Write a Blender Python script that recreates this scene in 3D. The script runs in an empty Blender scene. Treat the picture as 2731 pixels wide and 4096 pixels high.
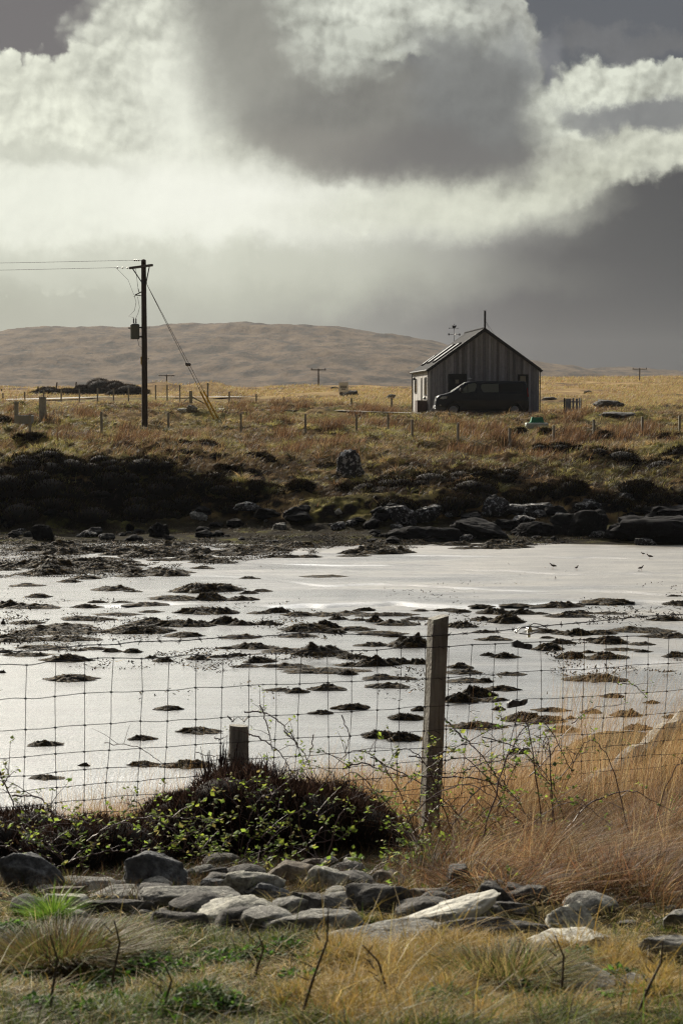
import bpy, bmesh, math, random
import numpy as np
from mathutils import Vector, Matrix
R = math.radians
rng = np.random.default_rng(7); random.seed(7)
SC = bpy.context.scene; COL = SC.collection
# ------------------------------------------------------------------ camera
F = 1991.0; CAMZ = 4.0; PITCH = math.atan(100/F)
cam = bpy.data.cameras.new('camera'); camo = bpy.data.objects.new('camera', cam); COL.objects.link(camo)
camo.location = (0, 0, CAMZ); camo.rotation_euler = (R(90)-PITCH, 0, 0)
cam.sensor_fit = 'VERTICAL'; cam.sensor_height = 36; cam.sensor_width = 24; cam.lens = 70
cam.clip_start = 0.1; cam.clip_end = 12000
cam.dof.use_dof = True; cam.dof.focus_distance = 22.0; cam.dof.aperture_fstop = 10.0
SC.camera = camo
SC.view_settings.view_transform = 'Standard'; SC.view_settings.look = 'None'
SC.view_settings.exposure = .42; SC.view_settings.gamma = 1
SC.cycles.use_denoising = True; SC.cycles.denoising_prefilter = 'NONE'; SC.cycles.use_adaptive_sampling = False; SC.cycles.sample_clamp_indirect = 4
SC.cycles.filter_width = 1.15; SC.cycles.max_bounces = 6; SC.cycles.volume_bounces = 0; SC.cycles.transparent_max_bounces = 6
# ------------------------------------------------------------------ sun
SUN_AZ, SUN_EL = R(-30), R(28)         # azimuth from +Y, negative = left
sl = bpy.data.lights.new('sun', 'SUN'); so = bpy.data.objects.new('sun', sl); COL.objects.link(so)
sl.energy = 5.0; sl.angle = R(0.6); sl.color = (1.0, 0.90, 0.74)
sdir = Vector((math.sin(SUN_AZ)*math.cos(SUN_EL), math.cos(SUN_AZ)*math.cos(SUN_EL), math.sin(SUN_EL)))
so.rotation_euler = sdir.to_track_quat('Z', 'Y').to_euler()
# ------------------------------------------------------------------ node helpers
def lin(c):
    return tuple(((x/255/12.92) if x/255 <= .04045 else ((x/255+.055)/1.055)**2.4) for x in c)
class NT:
    def __init__(s, t): s.t = t; t.nodes.clear()
    def n(s, typ, **kw):
        nd = s.t.nodes.new(typ)
        for k, v in kw.items():
            if k.startswith('i_'):
                key = k[2:]; key = int(key) if key.isdigit() else key.replace('_', ' ')
                if hasattr(v, 'is_linked') or isinstance(v, bpy.types.NodeSocket): s.t.links.new(v, nd.inputs[key])
                else: nd.inputs[key].default_value = v
            else: setattr(nd, k, v)
        return nd
    def L(s, a, b): s.t.links.new(a, b)
    def math(s, op, a, b=None, c=None, clamp=False):
        nd = s.n('ShaderNodeMath', operation=op); nd.use_clamp = clamp
        for i, v in enumerate((a, b, c)):
            if v is None: continue
            if isinstance(v, bpy.types.NodeSocket): s.L(v, nd.inputs[i])
            else: nd.inputs[i].default_value = v
        return nd.outputs[0]
    def vm(s, op, a, b=None):
        nd = s.n('ShaderNodeVectorMath', operation=op)
        for i, v in enumerate((a, b)):
            if v is None: continue
            if isinstance(v, bpy.types.NodeSocket): s.L(v, nd.inputs[i])
            else: nd.inputs[i].default_value = v
        return nd.outputs['Value'] if op in ('LENGTH', 'DOT_PRODUCT') else nd.outputs[0]
    def mix(s, f, a, b, blend='MIX'):
        nd = s.n('ShaderNodeMix', data_type='RGBA', blend_type=blend)
        for key, v in ((0, f), (6, a), (7, b)):
            if isinstance(v, bpy.types.NodeSocket): s.L(v, nd.inputs[key])
            elif key == 0: nd.inputs[0].default_value = v
            else: nd.inputs[key].default_value = (*v[:3], 1)
        return nd.outputs[2]
    def ramp(s, f, stops, interp='LINEAR'):
        nd = s.n('ShaderNodeValToRGB'); cr = nd.color_ramp; cr.interpolation = interp
        while len(cr.elements) < len(stops): cr.elements.new(.5)
        for e, (p, c) in zip(cr.elements, stops): e.position = p; e.color = (*c[:3], 1)
        s.L(f, nd.inputs[0]); return nd.outputs[0]
    def noise(s, vec, scale, detail=4, rough=.55, dims='3D', out=0, dist=0.0):
        nd = s.n('ShaderNodeTexNoise', noise_dimensions=dims)
        nd.inputs['Scale'].default_value = scale; nd.inputs['Detail'].default_value = detail
        nd.inputs['Roughness'].default_value = rough; nd.inputs['Distortion'].default_value = dist
        if vec is not None: s.L(vec, nd.inputs['Vector'])
        return nd.outputs[out]
    def smooth(s, v, a, b, lo=0.0, hi=1.0):
        if a > b: a, b, lo, hi = b, a, hi, lo
        nd = s.n('ShaderNodeMapRange', interpolation_type='SMOOTHSTEP')
        s.L(v, nd.inputs[0])
        for i, x in enumerate((a, b, lo, hi)): nd.inputs[i+1].default_value = x
        return nd.outputs[0]
#SKY-BEGIN
# ------------------------------------------------------------------ world: cloudy sky laid out by azimuth / elevation
W = bpy.data.worlds.new('World'); SC.world = W; W.use_nodes = True
w = NT(W.node_tree)
tc = w.n('ShaderNodeTexCoord'); sep = w.n('ShaderNodeSeparateXYZ', i_0=tc.outputs['Generated'])
X, Y, Z = sep.outputs
az = w.math('ARCTAN2', X, Y); el = w.math('ARCSINE', Z)
U = w.math('MULTIPLY_ADD', az, F, 341.0)                 # azimuth in 1/1991 rad, 341 = straight ahead
V = w.math('MULTIPLY_ADD', el, -F, 412.0)                # elevation, 412 = horizon
cv = w.n('ShaderNodeCombineXYZ', i_0=U, i_1=V).outputs[0]
big = w.noise(cv, 1/110, 6, .6, '2D', 1); fine = w.noise(cv, 1/34, 7, .62, '2D', 1)
def warped(a1, a2):
    o1 = w.n('ShaderNodeVectorMath', operation='MULTIPLY_ADD'); w.L(big, o1.inputs[0]); o1.inputs[1].default_value = (a1,)*3; o1.inputs[2].default_value = (-a1/2,)*3
    o2 = w.n('ShaderNodeVectorMath', operation='MULTIPLY_ADD'); w.L(fine, o2.inputs[0]); o2.inputs[1].default_value = (a2,)*3; o2.inputs[2].default_value = (-a2/2,)*3
    return w.vm('ADD', cv, w.vm('ADD', o1.outputs[0], o2.outputs[0]))
WS = {'soft': warped(60, 14), 'crisp': warped(44, 18), 'mid': warped(60, 26)}
def cells(vec):
    tot = None
    for sc_, am in ((1/62, .5), (1/27, .3), (1/11, .2)):
        vo = w.n('ShaderNodeTexVoronoi', voronoi_dimensions='2D', feature='SMOOTH_F1'); vo.inputs['Scale'].default_value = sc_; vo.inputs['Smoothness'].default_value = .25; w.L(vec, vo.inputs['Vector'])
        q = w.math('MULTIPLY', vo.outputs['Distance'], am); tot = q if tot is None else w.math('ADD', tot, q)
    return tot
CW = warped(26, 16); VC = cells(CW); VCO = cells(w.vm('ADD', CW, (-4, -7, 0)))
VD = w.math('MULTIPLY_ADD', VC, .62, -.28); VR = w.math('SUBTRACT', VCO, VC)
fb = w.noise(cv, 1/70, 8, .6, '2D'); fbo = w.noise(w.vm('ADD', cv, (-5, -8, 0)), 1/70, 7, .6, '2D')
fb2 = w.math('SUBTRACT', fb, fbo)                        # relief of the billows, lit from above left
base = w.ramp(w.math('MULTIPLY_ADD', w.math('ADD', U, w.math('MULTIPLY', V, 0.25)), 1/1400, 0.2), [
    (0.0, lin((120, 120, 112))), (.20, lin((170, 171, 155))), (.34, lin((178, 179, 166))), (.44, lin((166, 167, 156))),
    (.51, lin((140, 140, 134))), (.58, lin((106, 105, 105))), (.65, lin((80, 80, 82))), (.75, lin((66, 68, 72))), (1.0, lin((70, 72, 76)))])
nish = w.n('ShaderNodeTexSky', sky_type='NISHITA'); nish.sun_disc = False
nish.sun_elevation = SUN_EL; nish.sun_rotation = SUN_AZ
ns = w.vm('MULTIPLY', nish.outputs[0], (.1, .1, .1))
gap = w.mix(w.smooth(U, 60, 520), lin((108, 105, 106)), lin((90, 93, 99)))
gap = w.mix(.015, gap, ns)
col = w.mix(w.smooth(V, 150, 80), base, gap)
def blob(col, u, v, ru, rv, rot, c, soft=.5, ws='mid', amt=1.0, tex=.0):
    m = w.n('ShaderNodeMapping', vector_type='TEXTURE')
    w.L(WS[ws], m.inputs[0]); m.inputs['Location'].default_value = (u, v, 0); m.inputs['Rotation'].default_value = (0, 0, R(rot)); m.inputs['Scale'].default_value = (ru, rv, 1e5)
    d = w.vm('LENGTH', m.outputs[0])
    if ws == 'crisp': d = w.math('ADD', d, VD)
    f = w.smooth(d, 1.0+soft*.5, 1.0-soft, 0, amt)
    cc = lin(c)
    if tex:
        g = w.math('MULTIPLY_ADD', fb, tex*2.4, 1-tex*1.25)
        g = w.math('MULTIPLY_ADD', fb2, tex*5, g)
        if ws == 'crisp': g = w.math('MULTIPLY_ADD', VR, tex*5.5, w.math('MULTIPLY_ADD', VC, -tex*1.0, w.math('ADD', g, tex*.45)))
        g = w.math('MINIMUM', w.math('MAXIMUM', g, .45), 1.22)
        vs = w.n('ShaderNodeVectorMath', operation='SCALE'); vs.inputs[0].default_value = cc; w.L(g, vs.inputs['Scale']); cc = vs.outputs[0]
        return w.mix(f, col, cc)
    return w.mix(f, col, cc)
def edge(col, u, v, ang, c, soft, ws, amt=1.0, tex=0.0):
    """half plane: everything on the side of direction ang from the point"""
    m = w.vm('SUBTRACT', WS[ws], (u, v, 0)); d = w.vm('DOT_PRODUCT', m, (math.cos(R(ang)), math.sin(R(ang)), 0))
    return w.mix(w.smooth(d, -soft, soft, 0, amt), col, lin(c))
BL = (236, 238, 224)
col = blob(col, 90, 175, 330, 112, -6, (222, 224, 208), .07, 'crisp', 1, .12)
col = blob(col, 150, 75, 80, 85, 0, (206, 208, 194), .3, 'crisp', .9, .16)
col = blob(col, 205, 30, 60, 75, 0, (210, 212, 198), .25, 'crisp', .95, .16)
col = blob(col, 200, 100, 60, 90, 20, BL, .8, 'soft', .8, .04)
col = blob(col, 170, 212, 330, 50, 3, BL, .8, 'soft', .95, .04)
col = blob(col, 60, 212, 170, 48, 0, BL, .8, 'soft', .8, .03)
col = blob(col, 250, 205, 170, 45, 5, (242, 243, 231), .9, 'soft', .9, .03)
col = blob(col, 55, 162, 90, 13, 8, (192, 194, 180), .8, 'mid', .6)
col = blob(col, 150, 282, 340, 34, 0, (188, 190, 175), .9, 'soft', .95)
col = blob(col, 120, 268, 300, 22, 0, (204, 206, 191), .9, 'soft', .8)
# right upper cumulus
col = blob(col, 640, 58, 110, 14, 3, (112, 113, 115), .5, 'mid', .7, .1)
col = blob(col, 390, 18, 130, 50, 8, (192, 195, 183), .07, 'crisp', 1, .22)
col = blob(col, 488, 60, 66, 50, 35, (164, 166, 158), .12, 'crisp', 1, .24)
col = blob(col, 498, 84, 34, 50, 30, (142, 145, 144), .6, 'mid', .9, .10)
col = blob(col, 552, 78, 20, 34, 0, (118, 120, 124), .6, 'mid', .9, .05)
col = blob(col, 430, 12, 60, 16, 0, (150, 153, 147), .6, 'crisp', .7, .15)
col = blob(col, 612, 112, 74, 42, 8, (204, 207, 193), .14, 'crisp', 1, .2)
col = blob(col, 690, 106, 60, 30, 0, (198, 201, 188), .06, 'crisp', 1, .2)
col = blob(col, 534, 126, 34, 34, 50, (196, 199, 186), .3, 'crisp', .9, .16)
# bright band under it
col = blob(col, 585, 168, 180, 30, -10, (198, 200, 185), .34, 'crisp', 1, .16)
col = blob(col, 540, 192, 120, 24, -14, (194, 196, 180), .5, 'crisp', .95, .12)
col = blob(col, 430, 215, 160, 32, -2, (212, 214, 198), .7, 'mid', .85, .08)
col = blob(col, 640, 128, 70, 17, 2, (124, 126, 127), .5, 'mid', .95, .05)
col = blob(col, 580, 128, 30, 14, 30, (128, 130, 130), .6, 'mid', .8, .05)
# the big grey cloud
col = blob(col, 235, 20, 66, 100, -8, (138, 138, 131), .75, 'soft', .95, .05)
col = blob(col, 290, 95, 100, 80, 35, (146, 146, 138), .7, 'soft', .95, .04)
col = blob(col, 400, 128, 145, 64, 10, (124, 124, 119), .42, 'soft', 1, .10)
col = blob(col, 470, 110, 66, 66, -25, (116, 118, 117), .5, 'mid', 1, .10)
col = blob(col, 440, 62, 40, 52, -20, (128, 130, 128), .8, 'mid', .85, .10)
col = blob(col, 340, 155, 100, 28, 14, (138, 136, 129), .8, 'soft', .8)
col = blob(col, 440, 160, 100, 28, 0, (108, 107, 106), .8, 'soft', .85)
col = blob(col, 338, 40, 62, 44, 15, (186, 189, 178), .6, 'crisp', .85, .2)
col = blob(col, 430, 28, 70, 22, 20, (172, 175, 166), .7, 'crisp', .75, .2)
col = blob(col, 390, 15, 90, 22, 8, (206, 209, 197), .5, 'crisp', .8, .18)
col = blob(col, 403, 56, 14, 6, 10, (186, 189, 180), .6, 'crisp', .8, .1)
# unseen sky overhead and behind: darkened to cut ambient, brightened sunward as fill light
high = w.smooth(el, .205, .33)
deck = w.math('MULTIPLY_ADD', w.noise(tc.outputs['Generated'], 3.5, 5, .6), .9, .05)
dk = w.n('ShaderNodeVectorMath', operation='SCALE'); dk.inputs[0].default_value = lin((98, 102, 111)); w.L(deck, dk.inputs['Scale'])
sd = w.n('ShaderNodeVectorMath', operation='DOT_PRODUCT'); w.L(tc.outputs['Generated'], sd.inputs[0]); sd.inputs[1].default_value = tuple(sdir)
glow = w.smooth(sd.outputs['Value'], .62, .99)
unseen_sky = w.mix(w.smooth(az, 1.3, -.3), dk.outputs[0], (1.7, 1.7, 1.62))
front = w.smooth(w.math('ABSOLUTE', az), 1.5, .5)
unseen_sky = w.mix(front, dk.outputs[0], unseen_sky)
unseen_sky = w.mix(glow, unseen_sky, (3.1, 3.05, 2.9))
col = w.mix(high, col, unseen_sky)
back = w.smooth(w.math('ABSOLUTE', az), .45, 1.5)
col = w.mix(back, col, dk.outputs[0])
bg = w.n('ShaderNodeBackground', i_Color=col); bg.inputs['Strength'].default_value = .75
out = w.n('ShaderNodeOutputWorld'); w.L(bg.outputs[0], out.inputs[0])
#SKY-END
# ------------------------------------------------------------------ numpy noise
def _h(ix, iy, s):
    n = (ix.astype(np.int64)*374761393 + iy.astype(np.int64)*668265263 + s*1442695041) & 0x7fffffff
    n = ((n ^ (n >> 13))*1274126177) & 0x7fffffff
    n = ((n ^ (n >> 15))*2246822519) & 0x7fffffff
    return ((n ^ (n >> 13)) & 0xffff)/65535.0
def vnoise(x, y, s=0):
    x = np.asarray(x, float); y = np.asarray(y, float)
    ix = np.floor(x); iy = np.floor(y); fx = x-ix; fy = y-iy
    fx = fx*fx*(3-2*fx); fy = fy*fy*(3-2*fy)
    a = _h(ix, iy, s); b = _h(ix+1, iy, s); c = _h(ix, iy+1, s); d = _h(ix+1, iy+1, s)
    return a+(b-a)*fx+(c-a)*fy+(a-b-c+d)*fx*fy
def fbm(x, y, o=4, s=0, g=.5):
    t = 0; a = 1; n = 0
    for k in range(o):
        t = t+a*vnoise(x*2**k+k*17.3, y*2**k-k*9.1, s+k); n += a; a *= g
    return t/n
def billow(x, y, o=3, s=0):
    t = 0; a = 1; n = 0
    for k in range(o):
        t = t+a*np.abs(2*vnoise(x*2.03**k+k*5.3, y*2.03**k+k*3.1, s+k)-1); n += a; a *= .5
    return t/n
def sm(x, a, b):
    t = np.clip((np.asarray(x, float)-a)/(b-a), 0, 1); return t*t*(3-2*t)
# ------------------------------------------------------------------ terrain height
YT = [56, 60, 62, 64, 65, 66, 67, 68, 70, 75, 82, 90, 100, 108, 116, 130, 160, 200, 260, 420, 600, 900, 1200]
ZL = [-.5, -.02, .08, .18, .55, 1.65, 2.25, 2.38, 2.45, 2.55, 2.75, 3.0, 3.3, 3.6, 3.85, 4.2, 4.8, 5.7, 7.2, 6, 4, 4, 5]
ZC = [-.5, -.02, .12, .3, .6, 1.15, 1.38, 1.5, 1.65, 2.1, 2.45, 2.85, 3.3, 3.65, 3.85, 4.1, 4.6, 5.5, 7.3, 7.2, 5, 4, 5]
ZR = [-.5, -.02, .15, .4, .85, 1.4, 1.65, 1.72, 1.8, 2.12, 2.45, 2.85, 3.2, 3.6, 3.85, 4.05, 4.7, 5.6, 7.2, 11.2, 9.5, 6, 5]
YN = [-8, 4, 6, 7.5, 8.5, 10, 12, 14, 17, 20, 23]
ZN = [2.6, 2.5, 2.33, 2.18, 2.0, 1.80, 1.55, 1.1, .5, .05, -.5]
HU = np.array([-900, -400, 0, 100, 200, 330, 480, 560, 640, 760, 880, 960, 1030, 1150, 1260, 1500, 2200, 3000])/2.2995
HV = np.array([830, 800, 778, 769, 763, 757, 749, 745, 749, 755, 772, 788, 803, 832, 853, 861, 866, 875])/2.2995
HX = (HU-341)/F*1900; HZ = (412-HV)/F*1900
def bank_left(x): return sm(x, 1.0, -7.0)
def height(x, y, bumps=True):
    x = np.asarray(x, float); y = np.asarray(y, float)
    shore = (fbm(x/6+3, y*0+1.7, 3, 5)-.5)*3.0 - sm(x, 3, 11)*1.0
    wx = x*70/np.maximum(y, 70)
    l = sm(wx, -1.0, -7.0); r = sm(wx, 1.5, 7.0); c = 1-l-r
    ys = np.where(y < 95, y-shore*np.clip((95-y)/30, 0, 1), y)
    far = l*np.interp(ys, YT, ZL)+c*np.interp(ys, YT, ZC)+r*np.interp(ys, YT, ZR)
    pl = np.exp(-((x-8.5)/8)**4)*np.exp(-((y-117)/10.)**4)
    far = far*(1-pl)+3.84*pl
    hill = np.interp(x, HX, HZ)*sm(y, 850, 1900)*(1-.25*sm(y, 1950, 3500))
    far = far*(1-sm(y, 900, 1300))+4*sm(y, 900, 1300)+hill
    yn = y-3.4*sm(x, 1.8, 3.2)-.4*sm(x, .4, 1.5)-1.5*sm(x, 4, 8)+1.2*sm(x, 0, -2.2)*sm(y, 9.5, 11)
    yn = np.where(y < 9.5, y-.4*sm(x, .5, 3)*sm(y, 8, 9.5), yn)
    near = np.interp(yn, YN, ZN)
    near = near-.12*sm(x, .5, -2.2)*sm(y, 7, 9.5)+.1*sm(x, 1.2, 2.6)*sm(y, 8, 10)
    z = np.where(y < 40, near, far)
    if bumps:
        nz = (fbm(x*3, y*3, 3, 21)-.5)*.10+(fbm(x*14, y*14, 2, 22)-.5)*.035
        nz = nz*sm(y, -3, 3)
        land = sm(far, .05, .5)*(1-.9*pl)
        tus = sm(fbm(x/7, y/9, 2, 41), .38, .6)
        b1 = billow(x/1.1, y/1.3, 3, 31)*.55*(.35+.65*tus)+(fbm(x/4.5, y/4.5, 3, 33)-.5)*1.0
        mid = (fbm(x/9, y/14, 4, 35)-.5)*1.1
        hl = (fbm(x/130, y/150, 5, 37, .55)-.5)*16+(fbm(x/26, y/50, 4, 39, .6)-.5)*5.5
        peat = (fbm(x/1.3, y/1.3, 4, 43, .6)-.5)*.8*sm(y, 60, 63)*(1-sm(y, 72, 80))
        fz = (b1*(1-sm(y, 125, 180))*sm(y, 60.5, 66)+peat)*land + mid*sm(y, 118, 170)*(1-sm(y, 600, 900))*(1-pl)+hl*sm(y, 800, 1300)
        fz = fz + .25*np.interp(x, [-24, -21, -17, -13, -10], [0, 4.6, 3.4, 4.6, 0])*np.exp(-((y-215)/6)**2)*(.5+fbm(x/2.5, y/3, 3, 44))
        z = z+np.where(y < 40, nz, fz)
    return z
# ------------------------------------------------------------------ geometry helpers
def mesh_np(name, V3, tris=None, quads=None, mat=None, parent=None, col=None, smooth=True):
    me = bpy.data.meshes.new(name); V3 = np.asarray(V3, np.float32)
    me.vertices.add(len(V3)); me.vertices.foreach_set('co', V3.ravel())
    idx = []; ls = []; st = 0
    if tris is not None and len(tris): t = np.asarray(tris, np.int32); idx.append(t.ravel()); ls.append(np.arange(len(t))*3); st = len(t)*3
    if quads is not None and len(quads): q = np.asarray(quads, np.int32); idx.append(q.ravel()); ls.append(st+np.arange(len(q))*4)
    idx = np.concatenate(idx); ls = np.concatenate(ls).astype(np.int32)
    me.loops.add(len(idx)); me.loops.foreach_set('vertex_index', idx)
    me.polygons.add(len(ls)); me.polygons.foreach_set('loop_start', ls)
    me.polygons.foreach_set('use_smooth', np.full(len(ls), smooth))
    if col is not None:
        a = me.color_attributes.new('tint', 'FLOAT_COLOR', 'POINT'); c4 = np.ones((len(V3), 4), np.float32); c4[:, :3] = col; a.data.foreach_set('color', c4.ravel())
    me.update(calc_edges=True); me.validate()
    if mat: me.materials.append(mat)
    o = bpy.data.objects.new(name, me); COL.objects.link(o)
    if parent: o.parent = parent
    return o
def tag(o, label=None, cat=None, group=None, kind=None):
    if label: o['label'] = label
    if cat: o['category'] = cat
    if group: o['group'] = group
    if kind: o['kind'] = kind
    return o
def thing(name, label, cat, loc=(0, 0, 0), rz=0, group=None):
    o = bpy.data.objects.new(name, None); COL.objects.link(o); o.location = loc; o.rotation_euler = (0, 0, rz)
    return tag(o, label, cat, group)
class MB:
    """collects simple solids into one mesh"""
    def __init__(s): s.v = []; s.f = []; s.c = []
    def add(s, vs, fs, c=(1, 1, 1)):
        b = len(s.v); s.v += [tuple(v) for v in vs]; s.f += [tuple(b+i for i in f) for f in fs]; s.c += [c]*len(vs)
    def box(s, x0, x1, y0, y1, z0, z1, c=(1, 1, 1), bev=0.0):
        if bev:
            b = bev; P = []
            for z, i in ((z0, b), (z0+b, 0), (z1-b, 0), (z1, b)):
                P += [(x0+i+b*(i == 0), y0+i, z), (x1-i-b*(i == 0), y0+i, z), (x1-i, y0+i+b*(i == 0), z), (x1-i, y1-i-b*(i == 0), z), (x1-i-b*(i == 0), y1-i, z), (x0+i+b*(i == 0), y1-i, z), (x0+i, y1-i-b*(i == 0), z), (x0+i, y0+i+b*(i == 0), z)]
            fs = [tuple(range(7, -1, -1)), tuple(range(24, 32))]
            for k in range(3):
                for j in range(8): fs.append((k*8+j, k*8+(j+1) % 8, k*8+8+(j+1) % 8, k*8+8+j))
            s.add(P, fs, c); return
        P = [(x0, y0, z0), (x1, y0, z0), (x1, y1, z0), (x0, y1, z0), (x0, y0, z1), (x1, y0, z1), (x1, y1, z1), (x0, y1, z1)]
        s.add(P, [(0, 3, 2, 1), (4, 5, 6, 7), (0, 1, 5, 4), (1, 2, 6, 5), (2, 3, 7, 6), (3, 0, 4, 7)], c)
    def prism(s, poly, y0, y1, c=(1, 1, 1)):
        """polygon in x,z extruded along y"""
        n = len(poly); P = [(x, y0, z) for x, z in poly]+[(x, y1, z) for x, z in poly]
        s.add(P, [tuple(range(n)), tuple(range(2*n-1, n-1, -1))]+[(i, i+n, (i+1) % n+n, (i+1) % n) for i in range(n)], c)
    def tube(s, pts, r, n=8, c=(1, 1, 1), cap=True):
        pts = [Vector(p) for p in pts]; rs = r if isinstance(r, (list, tuple)) else [r]*len(pts); P = []
        up = None
        for i, p in enumerate(pts):
            t = (pts[min(i+1, len(pts)-1)]-pts[max(i-1, 0)]).normalized()
            if up is None: up = Vector((0, 0, 1)) if abs(t.z) < .9 else Vector((1, 0, 0))
            a = t.cross(up).normalized(); b = a.cross(t).normalized(); up = b
            for k in range(n):
                q = 2*math.pi*k/n; P.append(p+(a*math.cos(q)+b*math.sin(q))*rs[i])
        fs = [(i*n+k, i*n+(k+1) % n, (i+1)*n+(k+1) % n, (i+1)*n+k) for i in range(len(pts)-1) for k in range(n)]
        if cap: fs += [tuple(range(n-1, -1, -1)), tuple((len(pts)-1)*n+k for k in range(n))]
        s.add(P, fs, c)
    def lathe(s, prof, n=20, cen=(0, 0, 0), c=(1, 1, 1), axis='z'):
        P = []
        for r, z in prof:
            for k in range(n):
                q = 2*math.pi*k/n; a, b = r*math.cos(q), r*math.sin(q)
                P.append((cen[0]+a, cen[1]+b, cen[2]+z) if axis == 'z' else (cen[0]+a, cen[1]+z, cen[2]+b))
        m = len(prof)
        fs = [(i*n+k, i*n+(k+1) % n, (i+1)*n+(k+1) % n, (i+1)*n+k) for i in range(m-1) for k in range(n)]
        fs += [tuple(range(n-1, -1, -1)), tuple((m-1)*n+k for k in range(n))]
        if axis == 'y': fs = [f[::-1] for f in fs]
        s.add(P, fs, c)
    def build(s, name, mat, parent=None, smooth=False, mods=None):
        me = bpy.data.meshes.new(name); me.from_pydata(s.v, [], s.f)
        a = me.color_attributes.new('tint', 'FLOAT_COLOR', 'POINT'); a.data.foreach_set('color', np.array([(*c, 1) for c in s.c], np.float32).ravel())
        me.materials.append(mat)
        if smooth:
            me.polygons.foreach_set('use_smooth', [True]*len(me.polygons)); me.set_sharp_from_angle(angle=R(38))
        me.update(); o = bpy.data.objects.new(name, me); COL.objects.link(o)
        if parent: o.parent = parent
        return o
# view geometry used only to read off where things stand
def at(u, v, y):
    c, s_ = math.cos(PITCH), math.sin(PITCH); a = (512-v)/F
    dy = c+a*s_; dz = -s_+a*c
    return Vector(((u-341)/F/dy*y, y, CAMZ+dz/dy*y))
_G = {}
def ground(u, v, y0=3.5, y1=1500, sand=False):
    ys = np.concatenate([np.arange(3.5, 30, .02), np.arange(30, 140, .08), np.geomspace(140, 1500, 1200)])
    ys = ys[(ys >= y0) & (ys <= y1)]
    p = at(u, v, 1.0); zs = CAMZ+(p.z-CAMZ)*ys; xs = p.x*ys
    g = height(xs, ys)
    if sand: g = np.maximum(g, np.where((ys > 16) & (ys < 64), 0.0, -9))
    k = np.argmax(zs <= g)
    if not (zs <= g).any(): k = len(ys)-1
    return Vector((xs[k], ys[k], g[k]))
def hz(x, y): return float(height(np.array([x]), np.array([y]))[0])
# ------------------------------------------------------------------ materials
MATS = {}
def mat(name, base=(.5, .5, .5), rough=.8, metal=0.0, var=.15, scale=6, bump=.0, bscale=30, tint=False, spec=.5, trans=0, alpha=None, extra=None):
    if name in MATS: return MATS[name]
    m = bpy.data.materials.new(name); m.use_nodes = True; t = NT(m.node_tree); MATS[name] = m
    p = t.n('ShaderNodeBsdfPrincipled'); o = t.n('ShaderNodeOutputMaterial'); t.L(p.outputs[0], o.inputs[0])
    tc = t.n('ShaderNodeTexCoord').outputs['Object']
    c = t.n('ShaderNodeRGB'); c.outputs[0].default_value = (*base, 1); c = c.outputs[0]
    if tint:
        at_ = t.n('ShaderNodeVertexColor', layer_name='tint').outputs[0]
        c = t.mix(1.0, c, at_, 'MULTIPLY')
    if var:
        n = t.noise(tc, scale, 5, .6)
        c = t.mix(1.0, c, t.ramp(n, [(.25, (1-var,)*3), (.75, (1+var,)*3)]), 'MULTIPLY')
    if extra: c = extra(t, tc, c, p)
    t.L(c, p.inputs['Base Color'])
    p.inputs['Roughness'].default_value = rough; p.inputs['Metallic'].default_value = metal
    p.inputs['Specular IOR Level'].default_value = spec
    if bump:
        b = t.n('ShaderNodeBump'); b.inputs['Strength'].default_value = bump; b.inputs['Distance'].default_value = .02
        t.L(t.noise(tc, bscale, 6, .65), b.inputs['Height']); t.L(b.outputs[0], p.inputs['Normal'])
    if trans:
        tr = t.n('ShaderNodeBsdfTranslucent'); t.L(c, tr.inputs[0]); mx = t.n('ShaderNodeMixShader'); mx.inputs[0].default_value = trans
        t.L(p.outputs[0], mx.inputs[1]); t.L(tr.outputs[0], mx.inputs[2]); t.L(mx.outputs[0], o.inputs[0])
    return m
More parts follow.
